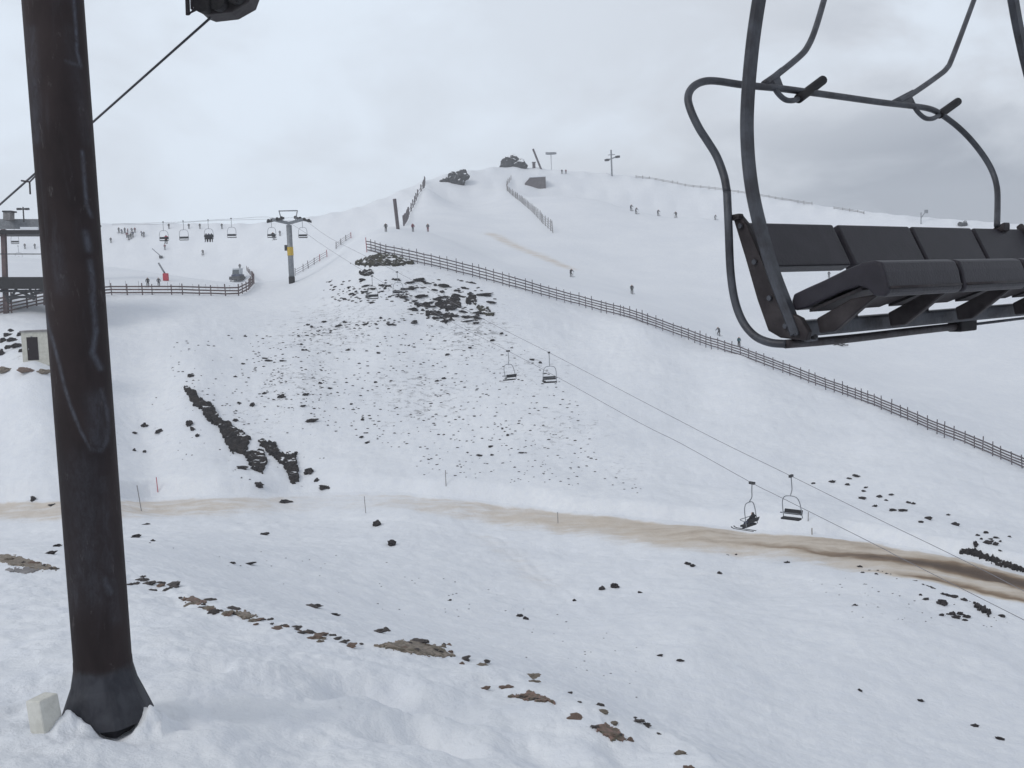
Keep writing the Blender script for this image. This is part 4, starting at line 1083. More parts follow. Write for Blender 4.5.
# cream hut
def hut():
    v = hit(36, 361); D = depth(v); m = D / FPX
    w, h, d = 30 * m, 29 * m, 22 * m
    ang = R(6)
    root = empty('hut', v, ang); tag(root, 'small cream hut with a dark door standing on the snow left of the pole', 'hut')
    K = dict(keep=False)
    x0 = -12.5 * m
    bm = bmesh.new(); box(bm, (x0, 0, -.5), (w, 0, 0), (0, d, 0), (0, 0, h + .5)); fixn(bm); link('wall', mesh_from(bm, 'wall'), M['cream'], root, **K)
    bm = bmesh.new(); box(bm, (x0 - 1.2 * m, -1.2 * m, h), (w + 2.4 * m, 0, 0), (0, d + 2 * m, 0), (0, 0, 1.6 * m)); fixn(bm); bevel_all(bm, .03); link('roof', mesh_from(bm, 'roof'), M['palewood'], root, **K)
    bm = bmesh.new(); box(bm, (x0 + 5 * m, -.04, .1), (10.5 * m, 0, 0), (0, .06, 0), (0, 0, h - 6 * m)); fixn(bm); dr = link('door', mesh_from(bm, 'door'), M['door'], root, **K)
    bm = bmesh.new(); cbox(bm, (x0 + 6.4 * m, -.07, h * .42), .05, .06, .18); link('handle', mesh_from(bm, 'handle'), M['galv'], dr, **K)
    bm = bmesh.new(); cbox(bm, (x0 + 10 * m, -.05, h - 4.6 * m), 1.6 * m, .06, .8 * m); link('lamp', mesh_from(bm, 'lamp'), M['galv'], root, **K)
hut()

# low stone hut near the summit
def summit_hut():
    v = hit(536, 188); D = depth(v); m = D / FPX; v.z += .35
    root = empty('stone_hut', v, R(4)); tag(root, 'low grey brown hut with a snowy roof below the summit crag', 'hut')
    bm = bmesh.new(); prism(bm, [Vector((-11 * m, 0, -1)), Vector((10 * m, 0, -1)), Vector((10 * m, 0, 9.5 * m)), Vector((-6 * m, 0, 9.0 * m)), Vector((-11 * m, 0, 4.0 * m))], (0, 4.5, 0)); fixn(bm)
    link('wall', mesh_from(bm, 'wall'), mat('stone_wall', (0.13, 0.115, 0.12), .9, (.09, .08, .085), 1.2), root, keep=False)
    bm = bmesh.new(); box(bm, (-6.2 * m, -.12, 9.3 * m), (16.6 * m, 0, .15), (0, 4.7, 0), (0, 0, .4)); fixn(bm); bevel_all(bm, .1)
    link('roof_snow', mesh_from(bm, 'roof_snow'), M['snow'], root, keep=False)
summit_hut()

# masts
def mast(px0, py0, px1, py1, rad, label, mt='wood', name='mast', cap=True):
    v = hit(px0, py0); D = depth(v); top = P(px1, py1, D)
    bm = bmesh.new(); sweep(bm, [v - (top - v).normalized() * .5, top], circ(rad, 10))
    me = mesh_from(bm, name); me.transform(Matrix.Translation(-v))
    o = link(name, me, M[mt]); o.location = v; tag(o, label, 'mast'); return o
mast(398, 229, 394.5, 199, .28, 'leaning timber mast beside the fence on the left shoulder of the hill', 'wood', 'timber_mast')
mast(541, 169, 533, 149, .34, 'leaning dark mast on the summit right of the boulder crag', 'wood', 'timber_mast')
v = hit(534, 168); bm = bmesh.new(); cbox(bm, v + Vector((0, 0, .8)), 1.0, 1.0, 1.8); cbox(bm, v + Vector((0, 0, 1.85)), 1.3, 1.3, .2)
me = mesh_from(bm, 'cabinet'); me.transform(Matrix.Translation(-v)); o = link('cabinet', me, M['wood']); o.location = v; tag(o, 'tiny dark cabinet at the foot of the leaning summit mast', 'cabinet')
# return wheel just beyond the crest
v = hit(552, 166); D = depth(v) + 12; c = P(551, 153.5, D)
root = empty('return_wheel', (c.x, c.y, zat(c.x, c.y))); tag(root, 'flat lift return wheel hanging in the haze right of the summit', 'lift wheel')
bm = bmesh.new(); sweep(bm, [c - Vector((0, 0, .22)), c + Vector((0, 0, .22))], circ(1.9, 24)); link('wheel', mesh_from(bm, 'wheel'), M['galv'], root)
bm = bmesh.new(); sweep(bm, [Vector((c.x, c.y + .4, zat(c.x, c.y) - .5)), c + Vector((0, .4, .3))], circ(.13, 8)); sweep(bm, [c + Vector((-2.0, .4, .5)), c + Vector((1.6, .4, .3))], circ(.10, 8)); link('stand', mesh_from(bm, 'stand'), mat('haze_pale_steel', (.5, .52, .55), .6), root)  # haze painted into the stand: pale grey so it fades into the sky
# summit lift mast with crossarms
v = hit(612, 176); D = depth(v); m = D / FPX
root = empty('lift_mast', v); tag(root, 'grey lift mast with crossarms standing alone on the ridge right of the summit', 'lift tower')
bm = bmesh.new(); sweep(bm, [v - Vector((0, 0, .6)), P(611, 150, D)], circ(.26, 10)); link('pole', mesh_from(bm, 'pole', True), M['galv'], root)
bm = bmesh.new(); tube(bm, [P(606.5, 160, D), P(612, 158.5, D), P(617.5, 156.5, D)], .2, 8); tube(bm, [P(608, 155, D), P(615, 154.5, D)], .12, 8); link('crossarm', mesh_from(bm, 'crossarm', True), M['galv'], root)
for x, y in ((607, 160), (617.5, 156.8)):
    bm = bmesh.new(); cbox(bm, P(x, y, D), 1.1, 1.6, .7, .4); bevel_all(bm, .12); link('sheave_train', mesh_from(bm, 'sheave_train'), M['darkmetal'], root)
# right ridge mast
v = hit(921, 224); D = depth(v)
root = empty('ridge_mast', v); tag(root, 'thin forked mast on the right ridge above the chair backrests', 'mast')
bm = bmesh.new(); tube(bm, [v - Vector((0, 0, .4)), P(921, 212.5, D)], .15, 8); link('pole', mesh_from(bm, 'pole', True), M['galv'], root)
bm = bmesh.new(); tube(bm, [P(921, 218, D), P(926, 211, D)], .13, 8); cbox(bm, P(926.3, 211.5, D), .9, .5, 1.0); link('arm', mesh_from(bm, 'arm'), M['galv'], root)

# snow lances
def lance(bx, by, tx, ty, wpx, hpx, mt, label):
    v = hit(bx, by + hpx * .5); D = depth(v); m = D / FPX
    root = empty('snow_lance', v); tag(root, label, 'snow lance')
    bm = bmesh.new(); cbox(bm, v + Vector((0, 0, hpx * m * .5)), wpx * m, wpx * m * .8, hpx * m); bevel_all(bm, .12, 2)
    link('base_box', mesh_from(bm, 'base_box'), M[mt], root)
    bm = bmesh.new(); tube(bm, [v + Vector((0, 0, hpx * m * .8)), P(tx, ty, D)], .13, 8); link('lance_tube', mesh_from(bm, 'lance_tube', True), M['galv'], root)
lance(166, 277, 158.5, 263, 5.2, 7.5, 'redbox', 'snow lance rising from a bright red box behind the brown rail fence')
lance(161, 257, 152, 248.5, 3.2, 2.6, 'darkmetal', 'snow lance on a small dark foot uphill of the red box')
# small snow vehicle
def vehicle():
    v = hit(238, 281); D = depth(v); m = D / FPX
    root = empty('snow_vehicle', v, R(-15)); root.scale = (max(1.0, 11.5 * m / 1.9),) * 3; root.location.z += .25; tag(root, 'small grey blue snow vehicle parked inside the curled end of the brown rail fence', 'snow vehicle')
    K = dict(keep=False)
    for s in (-1, 1):
        bm = bmesh.new(); sweep(bm, [(s * .75 - .2, 0, .35), (s * .75 + .2, 0, .35)], [(a * 2.6, b) for a, b in circ(.35, 14)], Vector((0, 0, 1))); link('track', mesh_from(bm, 'track'), M['rubber'], root, **K)
    bm = bmesh.new(); box(bm, (-.7, -.85, .35), (1.4, 0, 0), (0, 1.8, 0), (0, 0, .6)); fixn(bm); bevel_all(bm, .08); link('body', mesh_from(bm, 'body'), M['cloth_navy'], root, **K)
    bm = bmesh.new(); prism(bm, [Vector((-.7, -.6, .95)), Vector((.7, -.6, .95)), Vector((.66, -.45, 1.95)), Vector((-.66, -.45, 1.95))], (0, 1.1, 0)); fixn(bm); bevel_all(bm, .06); link('cab', mesh_from(bm, 'cab'), mat('pale_paint', (.48, .52, .56), .5), root, **K)
    bm = bmesh.new(); prism(bm, [Vector((-.6, -.63, 1.02)), Vector((.6, -.63, 1.02)), Vector((.56, -.50, 1.7)), Vector((-.56, -.50, 1.7))], (0, -.02, 0)); fixn(bm); link('windscreen', mesh_from(bm, 'windscreen'), mat('windscreen', (.05, .065, .08), .15), root, **K)
    bm = bmesh.new(); prism(bm, [Vector((-.95, -1.2, .1)), Vector((.95, -1.2, .1)), Vector((.95, -1.12, .6)), Vector((-.95, -1.12, .6))], (0, .06, 0)); fixn(bm); link('blade', mesh_from(bm, 'blade'), M['darkmetal'], root, **K)
vehicle()
# broken branch lying on the piste
v = hit(838, 345); D = depth(v); m = D / FPX
bm = bmesh.new()
for pts_ in ([(-8, 3), (-3, 1), (2, -2), (8, -1)], [(-3, 1), (-6, -2)], [(2, -2), (6, 2), (9, 2)], [(-1, 0), (3, 3)]):
    tube(bm, [v + Vector((a * m, -b * m * 2.0, .15 - b * m * .5)) for a, b in pts_], .10, 6)
me = mesh_from(bm, 'branch'); me.transform(Matrix.Translation(-v)); o = link('branch', me, M['rock']); o.location = v; tag(o, 'dark broken branch lying on the piste below the near chair', 'branch')

# ------------------------------------------------------------------ near tower pole
def pole_mat():
    m = bpy.data.materials.new('rusty_paint'); m.use_nodes = True
    t = m.node_tree; b = t.nodes['Principled BSDF']; b.inputs['Roughness'].default_value = .68; b.inputs['Specular IOR Level'].default_value = .16
    tcn = N(t, 'ShaderNodeTexCoord')
    def nz_(sc, st, det=6, rg=.6, off=(0, 0, 0)):
        mm = N(t, 'ShaderNodeMapping'); mm.inputs['Scale'].default_value = st; mm.inputs['Location'].default_value = off; t.links.new(tcn.outputs['Object'], mm.inputs[0])
        n = N(t, 'ShaderNodeTexNoise'); n.inputs['Scale'].default_value = sc; n.inputs['Detail'].default_value = det; n.inputs['Roughness'].default_value = rg; n.inputs['Distortion'].default_value = .4; t.links.new(mm.outputs[0], n.inputs[0]); return n.outputs[0]
    def mixc(f, a, c):
        n = N(t, 'ShaderNodeMix', data_type='RGBA'); t.links.new(f, n.inputs[0])
        for i, v in ((6, a), (7, c)):
            if isinstance(v, tuple): n.inputs[i].default_value = (*v, 1)
            else: t.links.new(v, n.inputs[i])
        return n.outputs[2]
    c = mixc(smooth(t, nz_(1.4, (1, 1, .4)), .35, .7), (.018, .0130, .0138), (.037, .0270, .0272))
    c = mixc(math_(t, 'MULTIPLY', smooth(t, nz_(3.0, (1, 1, .16), 8, .7, (3, 1, 0)), .52, .68), .42), c, (.058, .056, .066))     # bare, scuffed steel in runs
    c = mixc(math_(t, 'MULTIPLY', smooth(t, nz_(9.0, (1, 1, .35), 8, .75, (1, 7, 2)), .57, .70), .6), c, (.105, .095, .098))
    sa = N(t, 'ShaderNodeAttribute', attribute_name='scuff').outputs['Fac']
    sk = math_(t, 'MULTIPLY', sa, math_(t, 'ADD', .35, smooth(t, nz_(16, (1, 1, .5), 8, .8), .35, .65)), clamp=True)
    c = mixc(sk, c, (.082, .088, .108))
    sp = N(t, 'ShaderNodeSeparateXYZ'); t.links.new(tcn.outputs['Object'], sp.inputs[0])
    zz = math_(t, 'ADD', sp.outputs[2], math_(t, 'MULTIPLY', math_(t, 'SUBTRACT', nz_(5, (1, 1, 1)), .5), .18))
    low_ = math_(t, 'SUBTRACT', 1.0, smooth(t, zz, .52, .63))
    c = mixc(low_, c, mixc(smooth(t, nz_(6, (1, 1, .6)), .3, .7), (.030, .031, .038), (.060, .062, .072)))
    t.links.new(c, b.inputs['Base Color'])
    bn = N(t, 'ShaderNodeBump'); bn.inputs['Strength'].default_value = .25; bn.inputs['Distance'].default_value = .01; t.links.new(nz_(26, (1, 1, .5)), bn.inputs['Height']); t.links.new(bn.outputs[0], b.inputs['Normal'])
    return m
M['pole'] = pole_mat()
PB = P(107, 715, 9.9)
PB.z -= .1
NT = empty('lift_tower', PB); tag(NT, 'thick rust dark steel lift tower pole with a flared foot, standing close at left', 'lift tower')
NT.rotation_euler = (0, R(-.25), 0)
K = dict(keep=False)
PR = .256; ZTOP = 7.6
bm = bmesh.new()
NSEG = 48
sweep(bm, [(0, 0, .50 + (ZTOP - .5) * i / 330) for i in range(331)], circ(PR, 144), Vector((0, 1, 0)))
pole_me = mesh_from(bm, 'pole', True)
# old scrapes down to the primer, on the side towards the valley
MARKS = [([(76,-20),(77,0),(79,25),(80,51),(84,67)], 1.6, 1.0), ([(69,61),(78,64),(84,67)], 1.6, .5), ([(85,152),(87,180),(89,205),(94,216)], 1.8, .9), ([(88,233),(91,249)], 3.5, .7),
         ([(92,262),(94,275),(95,302),(98,332),(94,353),(102,368)], 2.8, .8), ([(44,300),(48,318),(55,342),(61,365),(66,387),(71,403),(77,419),(83,433),(91,448)], 1.6, .75), ([(91,448),(98,451),(103,450),(108,440),(110,428),(108,410),(103,390)], 2.6, .5),
         ([(96,400),(98,440)], 9, .34), ([(83,470),(92,590)], 20, .22), ([(106,580),(111,592)], 5, .5), ([(58,250),(64,290)], 7, .22), ([(35,30),(40,140)], 5, .3), ([(104,480),(116,620)], 6, .22), ([(72,30),(90,140)], 6, .15)]
sc_ = np.zeros(len(pole_me.vertices), np.float32)
for i, vv in enumerate(pole_me.vertices):
    w = PB + vv.co
    if vv.co.x * w.x + vv.co.y * w.y > 0: continue
    dd = w.dot(_f); px, py = CX + FPX * w.dot(_r) / dd, CY - FPX * w.dot(_u) / dd
    for ln, wd, am in MARKS:
        if not (min(q[0] for q in ln) - 3 * wd < px < max(q[0] for q in ln) + 3 * wd and min(q[1] for q in ln) - 3 * wd < py < max(q[1] for q in ln) + 3 * wd): continue
        for (ax_, ay_), (bx_, by_) in zip(ln[:-1], ln[1:]):
            L = (bx_ - ax_) ** 2 + (by_ - ay_) ** 2
            t = max(0, min(1, ((px - ax_) * (bx_ - ax_) + (py - ay_) * (by_ - ay_)) / L))
            d_ = math.hypot(px - ax_ - t * (bx_ - ax_), py - ay_ - t * (by_ - ay_)) / wd
            sc_[i] = max(sc_[i], am * math.exp(-d_ * d_))
at = pole_me.attributes.new('scuff', 'FLOAT', 'POINT'); at.data.foreach_set('value', sc_)
link('pole', pole_me, M['pole'], NT, **K)
bm = bmesh.new()
rings = []
SQA = .2
for k, (z, rr_, sq) in enumerate([(.64, PR + .003, 0), (.57, PR + .006, .05), (.42, .30, .6), (.28, .36, .95), (.13, .42, 1.0), (.09, .435, 1.0), (.08, .29, 1.0), (-.4, .29, 1.0)]):
    ring = []
    for i in range(NSEG):
        a = 2 * math.pi * i / NSEG
        # a round top passing into eight flat sides
        oct_ = math.cos(math.pi / 8) / math.cos(((a + .2) % (math.pi / 4)) - math.pi / 8)
        q = rr_ * (1 + sq * (oct_ - 1))
        ring.append(bm.verts.new((q * math.cos(a), q * math.sin(a), z)))
    rings.append(ring)
for r1, r2 in zip(rings[:-1], rings[1:]):
    for i in range(NSEG): bm.faces.new((r1[i], r2[i], r2[(i + 1) % NSEG], r1[(i + 1) % NSEG]))
fixn(bm)
link('flared_foot', mesh_from(bm, 'flared_foot'), M['pole'], NT, **K)
bm = bmesh.new(); sweep(bm, [(0, 0, -.35), (0, 0, -.10)], circ(.34, 8), Vector((0, 1, 0))); link('base_plate', mesh_from(bm, 'base_plate'), M['rubber'], NT, **K)
# crossarm and sheave train overhead
SH = P(212, 17, 10.2)       # where the rope leaves the lowest sheave
def loc(v): return Vector(v) - PB
bm = bmesh.new(); a0 = Vector((0, 0, ZTOP - .5)); a1 = loc(P(226, -60, 10.2)); a0.z = a1.z
sweep(bm, [Vector((0, 0, a1.z)), a1 + (a1 - a0).normalized() * .5], rect(.34, .34, .03), Vector((0, 0, 1))); link('crossarm', mesh_from(bm, 'crossarm'), M['pole'], NT, **K)
DSH = 10.05
bm = bmesh.new()
prism(bm, [loc(P(x, y, DSH)) for x, y in [(200, 8), (203, 12), (211, 15), (234, 12.5), (252, 2.5), (258, -14), (240, -30), (206, -26)]], Vector((.0, .30, .0))); fixn(bm); bevel_all(bm, .015, 2)
tr = link('sheave_housing', mesh_from(bm, 'sheave_housing'), M['chairdark'], NT, **K)
bm = bmesh.new()
for x, y in [(209, 6), (224, 4), (241, -3)]:
    c = loc(P(x, y, DSH)); sweep(bm, [c + Vector((-.02, -.10, 0)), c + Vector((.0, -.01, 0))], circ(.085, 16), Vector((0, 0, 1)))
link('sheaves', mesh_from(bm, 'sheaves', False), M['rubber'], tr, **K)
bm = bmesh.new()
tube(bm, [loc(P(x, y, DSH)) for x, y in [(189.5, -40), (191, 15), (199, 9), (206, 5), (214, -1), (222, -12)]], .022, 8)
tube(bm, [loc(P(x, y, DSH)) for x, y in [(194, -40), (195, 9), (196.5, 10)]], .014, 8)
tube(bm, [loc(P(x, y, DSH)) for x, y in [(198, -40), (198.5, 6)]], .018, 8)
link('cage', mesh_from(bm, 'cage', True), M['chairdark'], NT, **K)
# rope
RB = P(30, 178, 12.6)
far_end = RB + (RB - SH) * 9.0
near_end = SH - (RB - SH).normalized() * 6
rope('haul_rope', [P(420, -170, 10.5), P(262, -18, 10.2), SH, RB, far_end], .0125, 'near steel rope rising behind the pole to the sheaves overhead', 'rope', n=2, seg=8)
bm = bmesh.new(); q = loc(RB)
tube(bm, [q + Vector((-.08, 0, -.02)), q + Vector((.06, -.1, -.05)), Vector((-.12, .2, q.z - .12))], .010, 8)
tube(bm, [q + Vector((.06, -.1, -.05)), q + Vector((.10, -.2, -.20))], .010, 8)
link('rope_bracket', mesh_from(bm, 'rope_bracket'), M['chairdark'], NT, **K)
# pale block by the foot
v = hit(47, 727); bm = bmesh.new()
cbox(bm, (0, 0, .07), .19, .21, .42); bevel_all(bm, .02, 3)
for w in bm.verts: w.co += .012 * Vector((mnoise.noise(w.co * 9), mnoise.noise(w.co * 9 + Vector((5, 0, 0))), mnoise.noise(w.co * 9 + Vector((0, 7, 0)))))
o = link('foam_block', mesh_from(bm, 'foam_block'), M['concrete']); o.location = v; o.rotation_euler = (R(3), R(-4), R(-28)); tag(o, 'pale cream block half sunk in the snow beside the foot of the steel pole', 'block')

# ------------------------------------------------------------------ near chair
d = ray(1735, 248); Wd = Vector((d.x, d.y, 0)).normalized(); Fd = Vector((Wd.y, -Wd.x, 0)); Ud = Vector((0, 0, 1))
O0 = P(745, 222, 3.67); LB = 2.2
CH = empty('lift_chair', O0 + Wd * LB / 2 - Ud * .6)
tag(CH, 'empty grey padded four seat lift chair hanging close at the upper right', 'lift chair')
CO = CH.location.copy()
def part(name, bm, mt, smooth_=False, par=None):
    me = mesh_from(bm, name, smooth_)
    me.transform(Matrix.Translation(-CO))
    return link(name, me, M[mt], par or CH, keep=False)
def sp(px, py, s):          # point on the end plane s metres along the bench
    return plane_hit(px, py, O0 + Wd * s, Wd)
def line_s(px, base, py=None):   # how far along the bench a column lies
    # base + W*s projects to px
    lo, hi = -1.0, 4.0
    for _ in range(50):
        mid = (lo + hi) / 2; q = base + Wd * mid; x = CX + FPX * q.dot(_r) / q.dot(_f)
        if x < px: lo = mid
        else: hi = mid
    return lo
TH = R(27)
Bd = Fd * math.sin(TH) - Ud * math.cos(TH); Nb = Fd * math.cos(TH) + Ud * math.sin(TH)
hb = (plane_hit(850, 267, O0, Nb) - O0).dot(Bd)
edges = [(746, 832.5), (837.5, 908.5), (911.5, 970.5), (973.5, 1024)]
for a, b in edges:
    s0, s1 = line_s(a, O0), line_s(b, O0)
    bm = bmesh.new(); box(bm, O0 + Wd * s0 - Nb * .05, Wd * (s1 - s0), Bd * (hb * .95), Nb * .05); fixn(bm); bevel_all(bm, .009, 3)
    # slight crown of the padding
    for v in bm.verts:
        q = v.co - O0
        n_ = q.dot(Nb)
        if n_ > -.02:
            tt = (q.dot(Wd) - s0) / (s1 - s0) * 2 - 1; t2 = q.dot(Bd) / hb * 2 - 1
            v.co += Nb * .012 * max(0, 1 - tt ** 4) * max(0, 1 - t2 ** 4)
    part('backrest', bm, 'vinyl')
# side plates
platepx = [(733, 219), (738, 214), (746, 224), (758, 252), (772, 285), (784, 310), (800, 318), (808, 332), (806, 341), (780, 338), (768, 331), (757, 300), (745, 258)]
plate0 = [sp(x, y, -.03) for x, y in platepx]
for s in (0.0, LB + .01):
    bm = bmesh.new(); prism(bm, [q + Wd * s for q in plate0], Wd * .028); fixn(bm); bevel_all(bm, .006, 2)
    part('side_plate', bm, 'chairdark')
# seats
prof = [sp(x, y, 0.0) for x, y in [(794, 311), (791, 301), (793, 294), (806, 288), (824, 280), (845, 269.5), (861, 262.5), (874, 260.5), (881, 262), (885, 272), (889, 292), (884, 297), (874, 296), (867, 289), (858, 286), (842, 291), (822, 300), (806, 308)]]
f_top = sp(881, 262, 0.0)
s1_ = line_s(955.5, f_top)
pitch_ = line_s(958.5, f_top)
for k in range(4):
    bm = bmesh.new(); prism(bm, [q + Wd * pitch_ * k for q in prof], Wd * s1_); fixn(bm); bevel_all(bm, .011, 3, .7)
    st = part('seat', bm, 'vinyl')
    bm = bmesh.new(); e0 = prof[10] + Wd * (pitch_ * k + .012) + Fd * .003 - (prof[10] - prof[9]) * .22
    tube(bm, [e0, e0 + Wd * (s1_ - .024)], .0045, 8); part('piping', bm, 'chairdark', True, st)
    bm = bmesh.new(); box(bm, prof[17] + Wd * (pitch_ * k + .02) - Ud * .014, Wd * (s1_ - .04), prof[14] - prof[17], Ud * .01); fixn(bm); part('seat_pan', bm, 'chairdark', False, st)
# under structure
b0 = sp(806, 337, 0.0); bt = sp(806, 321, 0.0)
bm = bmesh.new(); box(bm, b0, Wd * (LB + .02), -Fd * .07, Ud * (bt - b0).dot(Ud)); fixn(bm); bevel_all(bm, .008, 2); part('crossbeam', bm, 'chairsteel')
br = [(814, 334), (811, 319), (846, 299), (874, 294), (858, 307), (829, 332)]
for s in [.03, pitch_ * 1 - .02, pitch_ * 2 - .02, pitch_ * 3 - .02, pitch_ * 4 - .10]:
    bm = bmesh.new(); prism(bm, [sp(x, y, 0.0) + Wd * s for x, y in br], Wd * .03); fixn(bm); bevel_all(bm, .004, 1); part('support_bracket', bm, 'chairdark')
for s in [pitch_ * .55, pitch_ * 1.55, pitch_ * 2.55]:
    c = b0 + Wd * s; h_ = (bt - b0).dot(Ud)
    bm = bmesh.new(); box(bm, c + Ud * h_ - Fd * .06, Wd * .06, Fd * .05, Ud * .07); fixn(bm); part('spacer', bm, 'chairdark')
# bolted bracket at the near end of the beam
bk = sp(797, 322, 0.02)
bm = bmesh.new(); box(bm, sp(798, 342, .02) + Fd * .02, Wd * .075, Fd * .012, Ud * .068); fixn(bm); bevel_all(bm, .004, 1); bp = part('end_bracket', bm, 'chairsteel')
bm = bmesh.new()
for dz in (.018, .048):
    c = sp(798, 342, .02) + Fd * .032 + Wd * .035 + Ud * dz; sweep(bm, [c, c + Fd * .012], circ(.011, 8), Ud)
part('bolts', bm, 'rubber', False, bp)
bm = bmesh.new()
for x, y in ((741, 226), (755, 262), (770, 298), (786, 326), (797, 333)):
    c = sp(x, y, -.034); sweep(bm, [c, c - Wd * .008], circ(.009, 8), Ud)
part('plate_bolts', bm, 'chairsteel')
# lower guard tube
PV = sp(735, 217.5, -.05)
TA = R(24); Td = Ud * math.cos(TA) - Fd * math.sin(TA); Nt = Wd.cross(Td).normalized()
ph = lambda x, y: plane_hit(x, y, PV, Nt)
gl = [ph(727, 192)] + [sp(x, y, -.06) for x, y in [(728.5, 225), (730.5, 271), (735, 301), (743, 322), (755, 336), (770, 342.5)]]
q0 = sp(786, 344, -.04)
fl = [plane_hit(x, y, q0, Fd) for x, y in [(820, 341.5), (860, 337.5), (910, 331.5), (960, 326)]]
bm = bmesh.new(); tube(bm, catmull(gl + [q0], 7), .014, 14); part('guard_tube', bm, 'chairsteel', True)
bm = bmesh.new(); tube(bm, catmull([q0 - (fl[0] - q0) * .02] + fl, 7), .0150, 14); part('bottom_rail', bm, 'railsteel', True)
bm = bmesh.new(); c = fl[-1]; box(bm, c - Wd * .05 - Ud * .022 - Fd * .03, Wd * .14, Fd * .06, Ud * .05); fixn(bm); bevel_all(bm, .008, 2); part('clamp', bm, 'rubber')
bm = bmesh.new(); tube(bm, [fl[-1], plane_hit(1034, 317, q0, Fd), plane_hit(1120, 306, q0, Fd)], .006, 8); part('tie_rod', bm, 'chairsteel', True)
# pivots carrying the raised safety bar
PV = sp(735, 217.5, -.05)
TA = R(24); Td = Ud * math.cos(TA) - Fd * math.sin(TA); Nt = Wd.cross(Td).normalized()
ph = lambda x, y: plane_hit(x, y, PV, Nt)
bm = bmesh.new(); box(bm, sp(728, 221, -.045), Wd * .03, sp(739, 219, -.045) - sp(728, 221, -.045), Ud * .02); fixn(bm); bevel_all(bm, .008, 2); part('pivot', bm, 'chairdark')
bm = bmesh.new(); c = ph(1001, 227); box(bm, c - Wd * .03 - Ud * .03 - Nt * .03, Wd * .07, Nt * .06, Ud * .04); fixn(bm); bevel_all(bm, .012, 2); part('pivot', bm, 'chairdark')
barpx = [(727, 192), (724, 176), (717, 157), (708, 142), (699, 128), (691, 111), (688, 98), (692, 88), (702, 82), (716, 81), (744, 85), (780, 88.5), (814, 93), (850, 98), (882, 102.5), (912, 106), (930, 109), (942, 115), (958, 127), (972, 141), (985, 158), (993, 173), (997, 188), (997.5, 205), (997, 226)]
bm = bmesh.new(); tube(bm, catmull([ph(*q) for q in barpx], 5), .014, 14)
SB = part('safety_bar', bm, 'chairsteel', True)
for strut, hook, grip, gus in [([(764, 84), (778, 74), (800, 56), (808, 46), (815, 30), (824, 0), (836, -45), (842, -66)], [(772, 82), (777, 92), (785, 99.5), (793, 100.5), (800, 98)], [(798, 99), (823, 80)], [(758, 86), (780, 68), (779, 78), (783, 89)]),
                               ([(896, 102), (912, 94), (938, 76), (947, 68), (953, 56), (974, 0), (990, -45), (998, -66)], [(912, 102), (917, 111), (925, 118), (933, 118.5), (941, 114)], [(939, 115), (958, 101.5)], [(888, 102.5), (912, 90), (911, 97), (916, 107)])]:
    bm = bmesh.new(); tube(bm, catmull([ph(*q) for q in strut], 5), .0135, 12)
    e_ = ph(*strut[-1]); tube(bm, [e_ - Wd * .22, e_ + Wd * .22], .018, 10)
    part('footrest', bm, 'chairsteel', True, SB)
    bm = bmesh.new(); tube(bm, catmull([ph(*q) for q in hook], 5), .011, 10); part('hook', bm, 'chairsteel', True, SB)
    bm = bmesh.new(); a, b = ph(*grip[0]), ph(*grip[1])
    dd = b - a
    sweep(bm, catmull([a, a + dd * .3, a + dd * .7, a + dd * .95, b], 3), circ(.0195, 12)); bevel_all(bm, .006, 2, .8)
    part('grip', bm, 'rubber', True, SB)
    bm = bmesh.new(); prism(bm, [ph(*q) - Nt * .006 for q in gus], Nt * .012); fixn(bm); part('gusset', bm, 'chairsteel', False, SB)
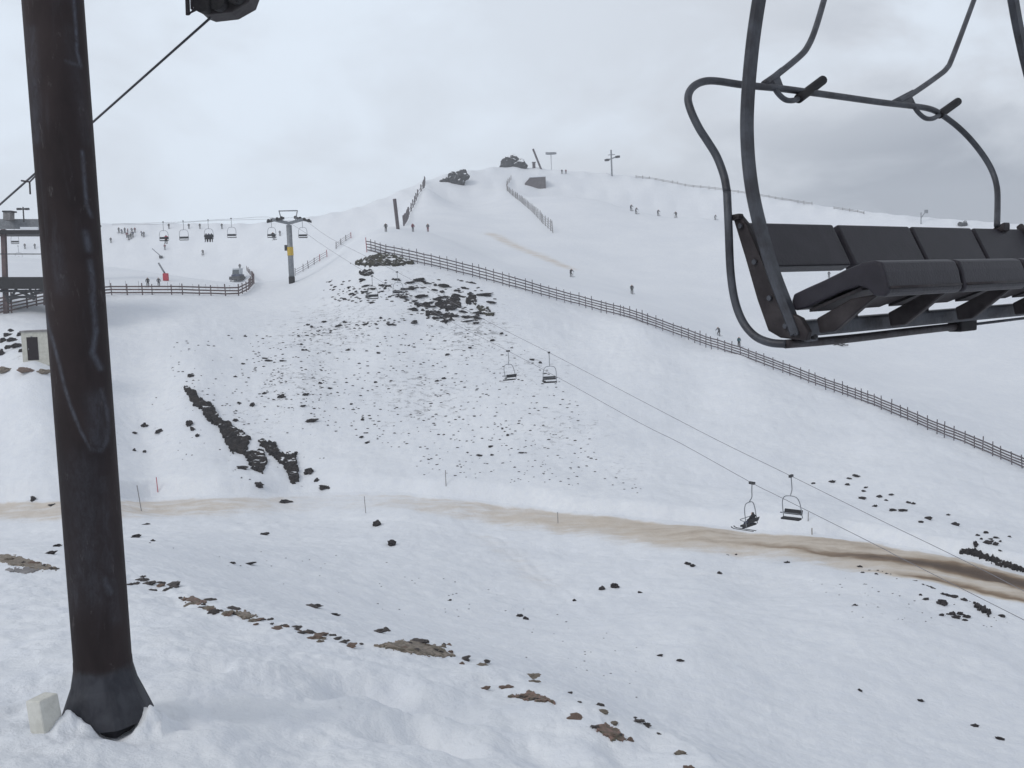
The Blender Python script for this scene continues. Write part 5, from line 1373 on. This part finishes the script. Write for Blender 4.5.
# hanger arms: flat steel bars
hp = [sp(x, y, -.02) for x, y in [(797, 334), (789, 313), (772, 268), (757, 214), (750, 175), (747, 134), (748, 95), (752.5, 45), (759, 0), (768, -50)]]
hp = hp + [sp(x, y, -.02) for x, y in [(779, -100), (792, -160), (808, -230)]]
apex = (hp[-1] + Wd * .20 + Ud * .22)
bm = bmesh.new(); sweep(bm, catmull(hp + [apex], 6), rect(.034, .048, .008), Wd); part('hanger_arm', bm, 'chairsteel')
# the far arm mirrors the near one and leans in to the top bar
hpx_ = list(hp)
z0 = hp[6].z
def far_arm(c): return [q + Wd * (LB + .06 + .16 * min(1, max(0, (q.z - hp[1].z) / (z0 - hp[1].z))) - c * max(0, q.z - z0)) for q in hpx_]
def x_at_top(pl):
    pr = [(CX + FPX * q.dot(_r) / q.dot(_f), CY - FPX * q.dot(_u) / q.dot(_f)) for q in pl]
    for (xa, ya), (xb, yb) in zip(pr[:-1], pr[1:]):
        if (ya - 0) * (yb - 0) <= 0 and ya != yb: return xa + (xb - xa) * ya / (ya - yb)
    return 9e9
best = min((abs(x_at_top(far_arm(c / 100)) - 1013), c / 100) for c in range(0, 200))[1]
hp2 = far_arm(best)
bm = bmesh.new(); sweep(bm, catmull(hp2 + [hp2[-1] - Wd * .20 + Ud * .22], 6), rect(.034, .048, .008), Wd); part('hanger_arm', bm, 'chairsteel')
a, b = apex, hp2[-1] - Wd * .20 + Ud * .22
bm = bmesh.new(); sweep(bm, [a, b], rect(.06, .06, .01), Ud); part('top_bar', bm, 'chairsteel')
mid = (a + b) / 2
bm = bmesh.new(); tube(bm, catmull([mid, mid + Ud * .5, mid + Ud * 1.0 - Wd * .0 + Fd * .1, mid + Ud * 1.3], 5), .035, 12); part('stem', bm, 'chairsteel', True)
bm = bmesh.new(); c = mid + Ud * 1.32; box(bm, c - Wd * .08 - Fd * .2, Wd * .16, Fd * .4, Ud * .16); fixn(bm); part('grip_head', bm, 'chairdark')
rp = mid + Ud * 1.42
rope('haul_rope', [rp - Fd * 14 - Ud * -1.5, rp, rp + Fd * 14 + Ud * .6], .02, 'steel rope above the near chair', 'rope', n=2, seg=8)
